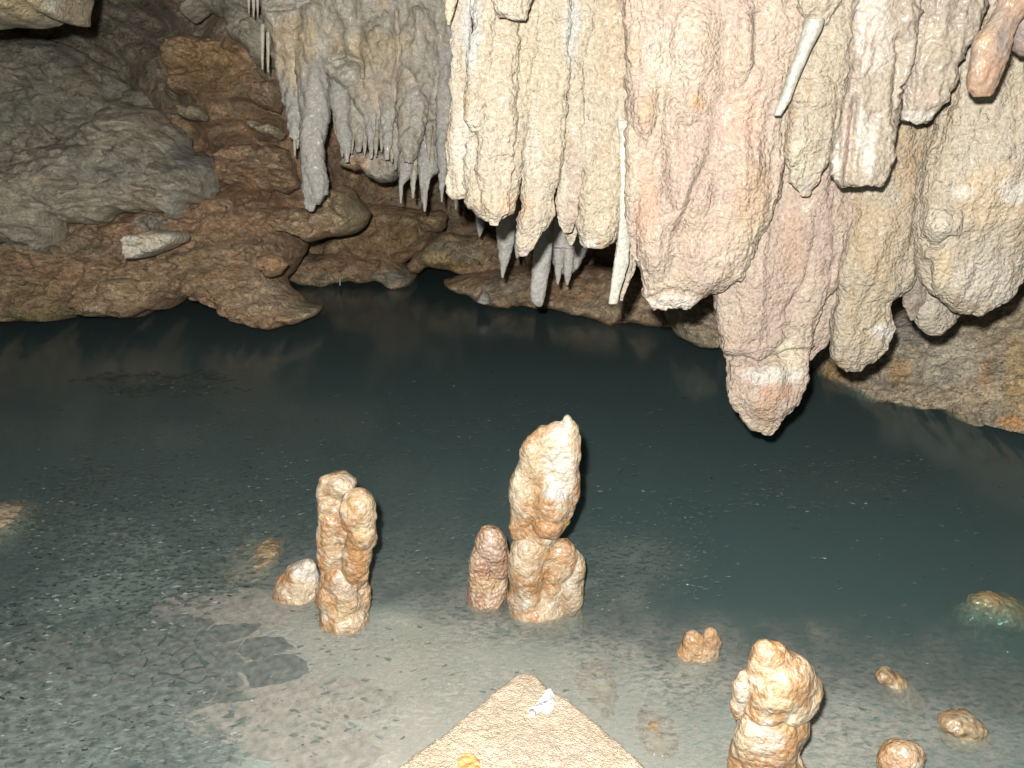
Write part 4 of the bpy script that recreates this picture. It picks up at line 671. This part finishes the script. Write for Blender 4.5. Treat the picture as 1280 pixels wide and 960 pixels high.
tag(blobs('wet_stone', [(1212, 903, 24, 11, 0, .9, -28), (1192, 900, 18, 9), (1222, 912, 14, 10), (1205, 916, 26, 12)], Yw(912), 'wet_sunken_rock', h=.004, k=.01, seed=8, amp=(.006, .006, .003), drop=.01, stains=[(1215, 898, 22, 8, (.42, .38, .3), .5)]),
    'wet ridged stone just breaking the surface, upper right of the rounded banded one', 'stone')
tag(blobs('sunken_rock', [(1108, 840, 12, 9, 0, 1.2, -30), (1120, 850, 20, 13, 0, 1.1, -35), (1130, 866, 26, 16, 0, 1.1, -30)], Yw(840) - .03, 'wet_sunken_rock', h=.005, drop=.016, k=.012, seed=9, stains=[(1105, 832, 12, 6, (.5, .4, .28), .7)]),
    'mostly sunken brown rock whose tan tip shows right of the stout stalagmite', 'rock')
tag(blobs('sunken_rock', [(1240, 730, 20, 9), (1262, 748, 40, 20), (1225, 752, 28, 18), (1250, 785, 70, 34)], Yw(735) - .05, 'wet_sunken_rock', h=.008, drop=.07, k=.02, seed=10, zmin=-.4, stains=[(1236, 724, 18, 6, (.5, .38, .22), .8), (1250, 760, 50, 30, (.30, .24, .12), .6)]),
    'large olive brown sunken rock at the right edge, its top just above water', 'rock')
def sunk(prims, zt, Ypx, mat, lb, seed, st=None, h=.006, dz=0.):
    Yv = Yw(Ypx, zt); return tag(blobs('sunken_rock', prims, Yv, mat, h=h, k=.012, seed=seed, zmin=-.5, plane=True, drop=-dz, amp=(.012, .008, .004), stains=st), lb, 'rock')
sunk([(828, 925, 30, 12, 0, 1.6, -15), (850, 935, 26, 10, 0, 1.6), (815, 915, 18, 9, 0, 1.6)], -.05, 925, 'wet_sunken_rock', 'flat brown sunken rock right of the grainy corner stone', 11, [(838, 914, 18, 8, (.2, .11, .06), .8), (850, 928, 34, 8, (.5, .4, .22), .6)])
sunk([(745, 862, 26, 10, 0, 2.2, 12), (728, 870, 16, 9, 0, 2)], -.04, 862, 'wet_sunken_rock', 'yellow edged sunken stone beside the tip of the grainy corner stone', 12, [(755, 858, 20, 8, (.62, .5, .22), .8), (730, 866, 16, 6, (.6, .55, .42), .6)])
sunk([(305, 697, 22, 7, 0, 2.5), (290, 705, 16, 6, 0, 2.5), (330, 692, 18, 6, 0, 2.5)], -.03, 700, 'wet_sunken_rock', 'ochre sunken rock rim left of the white crusted rock', 14, [(305, 694, 16, 5, OR, .7)], .006, -.012)
sunk([(-20, 650, 50, 30, 0, 2), (0, 690, 40, 40, 0, 2), (-30, 720, 60, 30, 0, 2)], -.09, 680, 'wet_sunken_rock', 'pale brown sunken shoulder at the left edge of the pool', 15, [(0, 660, 60, 50, (.42, .36, .28), .7)], .012, -.10)
# grainy corner stone at the camera's feet
zs = .34
slab = [(655, 848), (668, 851), (684, 862), (720, 890), (760, 922), (803, 962), (860, 1015), (900, 1060), (830, 1130), (420, 1130), (380, 1060), (440, 1010), (505, 960), (560, 918), (600, 888), (632, 860), (645, 850)]
corner = tag(sheet('corner_stone', slab, None, 'grainy_tan_stone', T=.022, B=.5, W=9, step=1.5, rag=3.5, amp=(.006, .003, .0016), scl=(6, 25, 170), zst=1, seed=70, ridg=.2, out=(0, 0, 1), pos=lambda x, y: Wz(x, y, zs),
          stains=[(680, 950, 90, 40, (.31, .25, .21), .5)]), 'grainy tan stone corner with a flat top at the bottom of the picture', 'stone')
lp = sheet('lime_patch', parent=corner, poly=[(688, 859), (692, 866), (694, 882), (690, 888), (684, 893), (678, 888), (672, 890), (668, 897), (662, 896), (658, 888), (668, 882), (676, 872), (684, 862)], Y=None, mat='white_crust_rock', T=.004, B=.01, W=3, step=1.2, rag=.8, amp=(.001, .001, .0004), scl=(6, 25, 120), zst=1, seed=71, out=(0, 0, 1), pos=lambda x, y: Wz(x, y, zs + .0225),
          stains=[(678, 876, 60, 60, (.56, .57, .60), 1)]); lp['label'] = 'bright white lime patch'
rs = sheet('rust_spot', [(570, 950), (578, 942), (590, 941), (600, 950), (602, 965), (590, 974), (574, 970)], None, 'russet_stalagmite_calcite', T=.003, B=.01, W=5, step=1.3, rag=1, amp=(.001, .001, .0008), scl=(6, 25, 120), zst=1, seed=72, out=(0, 0, 1), pos=lambda x, y: Wz(x, y, zs + .0215), parent=corner,
           stains=[(586, 956, 30, 30, (.42, .22, .08), 1)]); rs['label'] = 'orange rust spot'
# ================================================================== FLOATING CALCITE RAFTS
def rmat(name, c, r=.55, al=1.):
    m = bpy.data.materials.new(name); m.use_nodes = True; b = m.node_tree.nodes['Principled BSDF']; N = m.node_tree.nodes; L = m.node_tree.links
    tc = N.new('ShaderNodeTexCoord'); n = N.new('ShaderNodeTexNoise'); n.inputs['Scale'].default_value = 40; n.inputs['Detail'].default_value = 6
    rp = N.new('ShaderNodeMapRange'); rp.inputs['To Min'].default_value = .6; rp.inputs['To Max'].default_value = 1.4; rp.inputs['From Min'].default_value = .3; rp.inputs['From Max'].default_value = .7
    mx = N.new('ShaderNodeVectorMath'); mx.operation = 'MULTIPLY'; mx.inputs[0].default_value = c
    L.new(tc.outputs['Object'], n.inputs['Vector']); L.new(n.outputs[0], rp.inputs[0]); L.new(rp.outputs[0], mx.inputs[1]); L.new(mx.outputs[0], b.inputs['Base Color'])
    b.inputs['Roughness'].default_value = r; b.inputs['Alpha'].default_value = al; b.inputs['Specular IOR Level'].default_value = .4
    MATS[name] = m
rmat('thin_calcite_raft', (.055, .075, .072), .5, .5); rmat('pale_calcite_raft', (.085, .105, .10), .5, .6); rmat('bright_calcite_raft', (.22, .25, .24), .5, .5); rmat('dark_gap_fleck', (.014, .02, .019), .4, .9); rmat('pale_raft_sheet', (.205, .196, .18), .5, .35); rmat('smooth_raft_sheet', (.075, .086, .082), .5, .8)
zones = [(150, 680, 190, 120, 1.0, 1.0), (225, 735, 120, 70, 1.25, 1.15), (60, 800, 170, 110, .9, 1.2), (110, 890, 240, 110, .55, 1.0), (800, 700, 120, 80, .8, .55), (770, 735, 90, 40, 1., .5), (350, 640, 120, 70, .7, 1.), (560, 690, 120, 40, .6, .7), (330, 800, 60, 30, .35, .5),
         (920, 620, 160, 50, .25, .9), (1060, 600, 130, 45, .3, .9), (205, 480, 110, 22, .5, 1.6), (430, 830, 170, 120, .22, .5), (640, 900, 200, 120, .08, .5), (1150, 700, 200, 120, .06, .6), (500, 600, 600, 140, .08, 1.), (1100, 880, 200, 90, .06, .6)]
def flakes(name, mat, cell, keep, size, label, z0, seed, sharp=.25, zones=zones):
    R = np.random.RandomState(seed); ax = np.arange(-3.2, 3.2, cell); ay = np.arange(1.05, 5.4, cell)
    X, Yq = np.meshgrid(ax, ay, indexing='ij'); X = X.ravel() + R.uniform(-.5, .5, X.size) * cell; Yq = Yq.ravel() + R.uniform(-.5, .5, Yq.size) * cell
    C = np.stack([X, Yq, 0 * X], -1); u, v = proj(C); dn = np.zeros(len(X)); szz = np.full(len(X), 1.)
    for (zx, zy, rx, ry, dd, s_) in zones:
        q = np.sqrt(((u - zx) / rx) ** 2 + ((v - zy) / ry) ** 2) + .4 * fbm(C * 2.5 + zx, 3); a = dd * (1 - sstep(.45, 1.05, q)); szz = np.where(a > dn, s_, szz); dn = np.maximum(dn, a)
    dn = dn * cracked(u, v, .8)
    cl = sstep(-sharp, sharp, fbm(C * np.array([3.5, 9, 1.]) + seed, 4)); m = (R.rand(len(X)) < dn * keep * (.2 + 1.3 * cl)) & (u > -60) & (u < 1340) & (v < 1000)
    C, szz = C[m], szz[m]; n = len(C); k = 8
    ang = (np.arange(k) / k * 2 * math.pi + R.uniform(-.3, .3, (n, k))); rd = R.uniform(.45, 1.0, (n, k)) * (size * szz * R.uniform(.35, 1.25, n) ** 1.4)[:, None]
    rot = R.uniform(-.6, .6, n)[:, None]; el = R.uniform(1., 2., (n, 1)); ex, ey = rd * np.cos(ang) * el, rd * np.sin(ang) * .7
    VX = C[:, :1] + ex * np.cos(rot) - ey * np.sin(rot); VY = C[:, 1:2] + ex * np.sin(rot) + ey * np.cos(rot)
    VZ = z0 + R.uniform(0, .0030, n)[:, None] + R.normal(0, .0006, VX.shape)
    V = np.stack([VX, VY, VZ], -1).reshape(-1, 3); I = np.arange(n * k).reshape(n, k)
    Fq = np.concatenate([I[:, [0, 1, 2, 3]], I[:, [0, 3, 4, 7]], I[:, [4, 5, 6, 7]]])
    return tag(link(name, V, Fq, mat, origin=(0, 2.5, 0), smooth=False), label, 'calcite flakes', kind='stuff')
flakes('calcite_flakes', 'thin_calcite_raft', .0165, .45, .016, 'countless thin grey calcite flakes floating on the pool', .0015, 1)
flakes('bright_flakes', 'bright_calcite_raft', .03, .30, .0065, 'scattered bright calcite flakes floating on the pool', .006, 2)
flakes('dark_gap_flecks', 'dark_gap_fleck', .0165, .14, .0055, 'dark flecks added to imitate gaps of dark water between the floating calcite flakes', .0105, 3, .12)  # added dark flakes that imitate gaps where the dark water shows through
low = [(70, 890, 210, 120, 1.2, 1.1), (240, 930, 110, 60, .9, .8), (150, 790, 120, 50, .6, 1.0), (400, 900, 120, 80, .15, .6)]
flakes('pale_flakes', 'pale_calcite_raft', .0155, .95, .017, 'dense pale grey calcite flakes covering the water at the lower left', .0012, 4, .35, low)
# larger rafts, cracked apart from one another: each its own sheet
def rafts(cx, cy, rx, ry, nn, gap, seed, label, group):
    R = np.random.RandomState(seed); a = np.linspace(0, 2 * math.pi, 30)
    pts = []
    while len(pts) < nn:
        x, y = R.uniform(-1, 1, 2)
        if x * x + y * y > 1: continue
        p = Wz(cx + x * rx, cy + y * ry)[:2]
        if all(np.hypot((p[0] - q[0]) * .6, p[1] - q[1]) > R.choice([.018, .03, .045]) for q in pts): pts.append(p)
    for i, p in enumerate(pts):
        poly = [np.array(p) + np.array([math.cos(t) * .16, math.sin(t) * .075]) * R.uniform(.8, 1.1) for t in np.linspace(0, 2 * math.pi, 13)[:-1]]
        for j, q in enumerate(pts):
            if j == i: continue
            d = q - p; L2 = np.hypot(*d)
            if L2 > .4: continue
            nn_ = d / L2; off = L2 / 2 - gap * R.uniform(0, 1.45) ** 2.2; new = []
            for a_, b_ in zip(poly, poly[1:] + poly[:1]):
                da, db = (a_ - p) @ nn_ - off, (b_ - p) @ nn_ - off
                if da <= 0: new.append(a_)
                if da * db < 0: new.append(a_ + (b_ - a_) * da / (da - db))
            poly = new
            if len(poly) < 3: break
        if len(poly) < 3: continue
        den = []
        for a_, b_ in zip(poly, poly[1:] + poly[:1]):
            n_ = max(1, int(np.hypot(*(b_ - a_)) / .008))
            for k in range(n_):
                z = a_ + (b_ - a_) * k / n_; w_ = np.array([[z[0] * 40, z[1] * 40, i * 1.7]]); den.append(z + .0075 * np.array([perlin(w_)[0], perlin(w_ + 9)[0]]))
        den = np.array(den); n_ = len(den)
        if n_ % 2: den = den[:-1]; n_ -= 1
        if n_ < 4: continue
        c = den.mean(0); z = .0005 + .0008 * R.rand()
        V = np.concatenate([np.c_[den, np.full(n_, z + .0005)], np.c_[den, np.full(n_, z - .003)], [[*c, z + .0006], [*c, z - .003]]])
        e = np.arange(0, n_, 2); e1 = (e + 1) % n_; e2 = (e + 2) % n_; k = np.arange(n_); k1 = (k + 1) % n_
        Fq = np.concatenate([np.stack([np.full(len(e), 2 * n_), e, e1, e2], -1), np.stack([k + n_, k1 + n_, k1, k], -1), np.stack([np.full(len(e), 2 * n_ + 1), e2 + n_, e1 + n_, e + n_], -1)])
        tag(link('calcite_raft', V, Fq, 'smooth_raft_sheet' if seed == 5 else 'pale_raft_sheet', smooth=False), label, 'calcite raft', group)
rafts(190, 830, 135, 42, 46, .0042, 5, 'thin grey calcite raft among dark cracks at the lower left of the pool', 'cracked calcite rafts at lower left')
rafts(360, 890, 80, 60, 9, .0008, 6, 'smooth grey calcite sheet nearly touching its neighbours near the bottom edge', 'smooth calcite sheets near the bottom')
rafts(275, 765, 40, 24, 5, .0012, 7, 'smooth grey calcite sheet left of the twin headed stalagmite', 'smooth calcite sheets by the twin headed stalagmite')
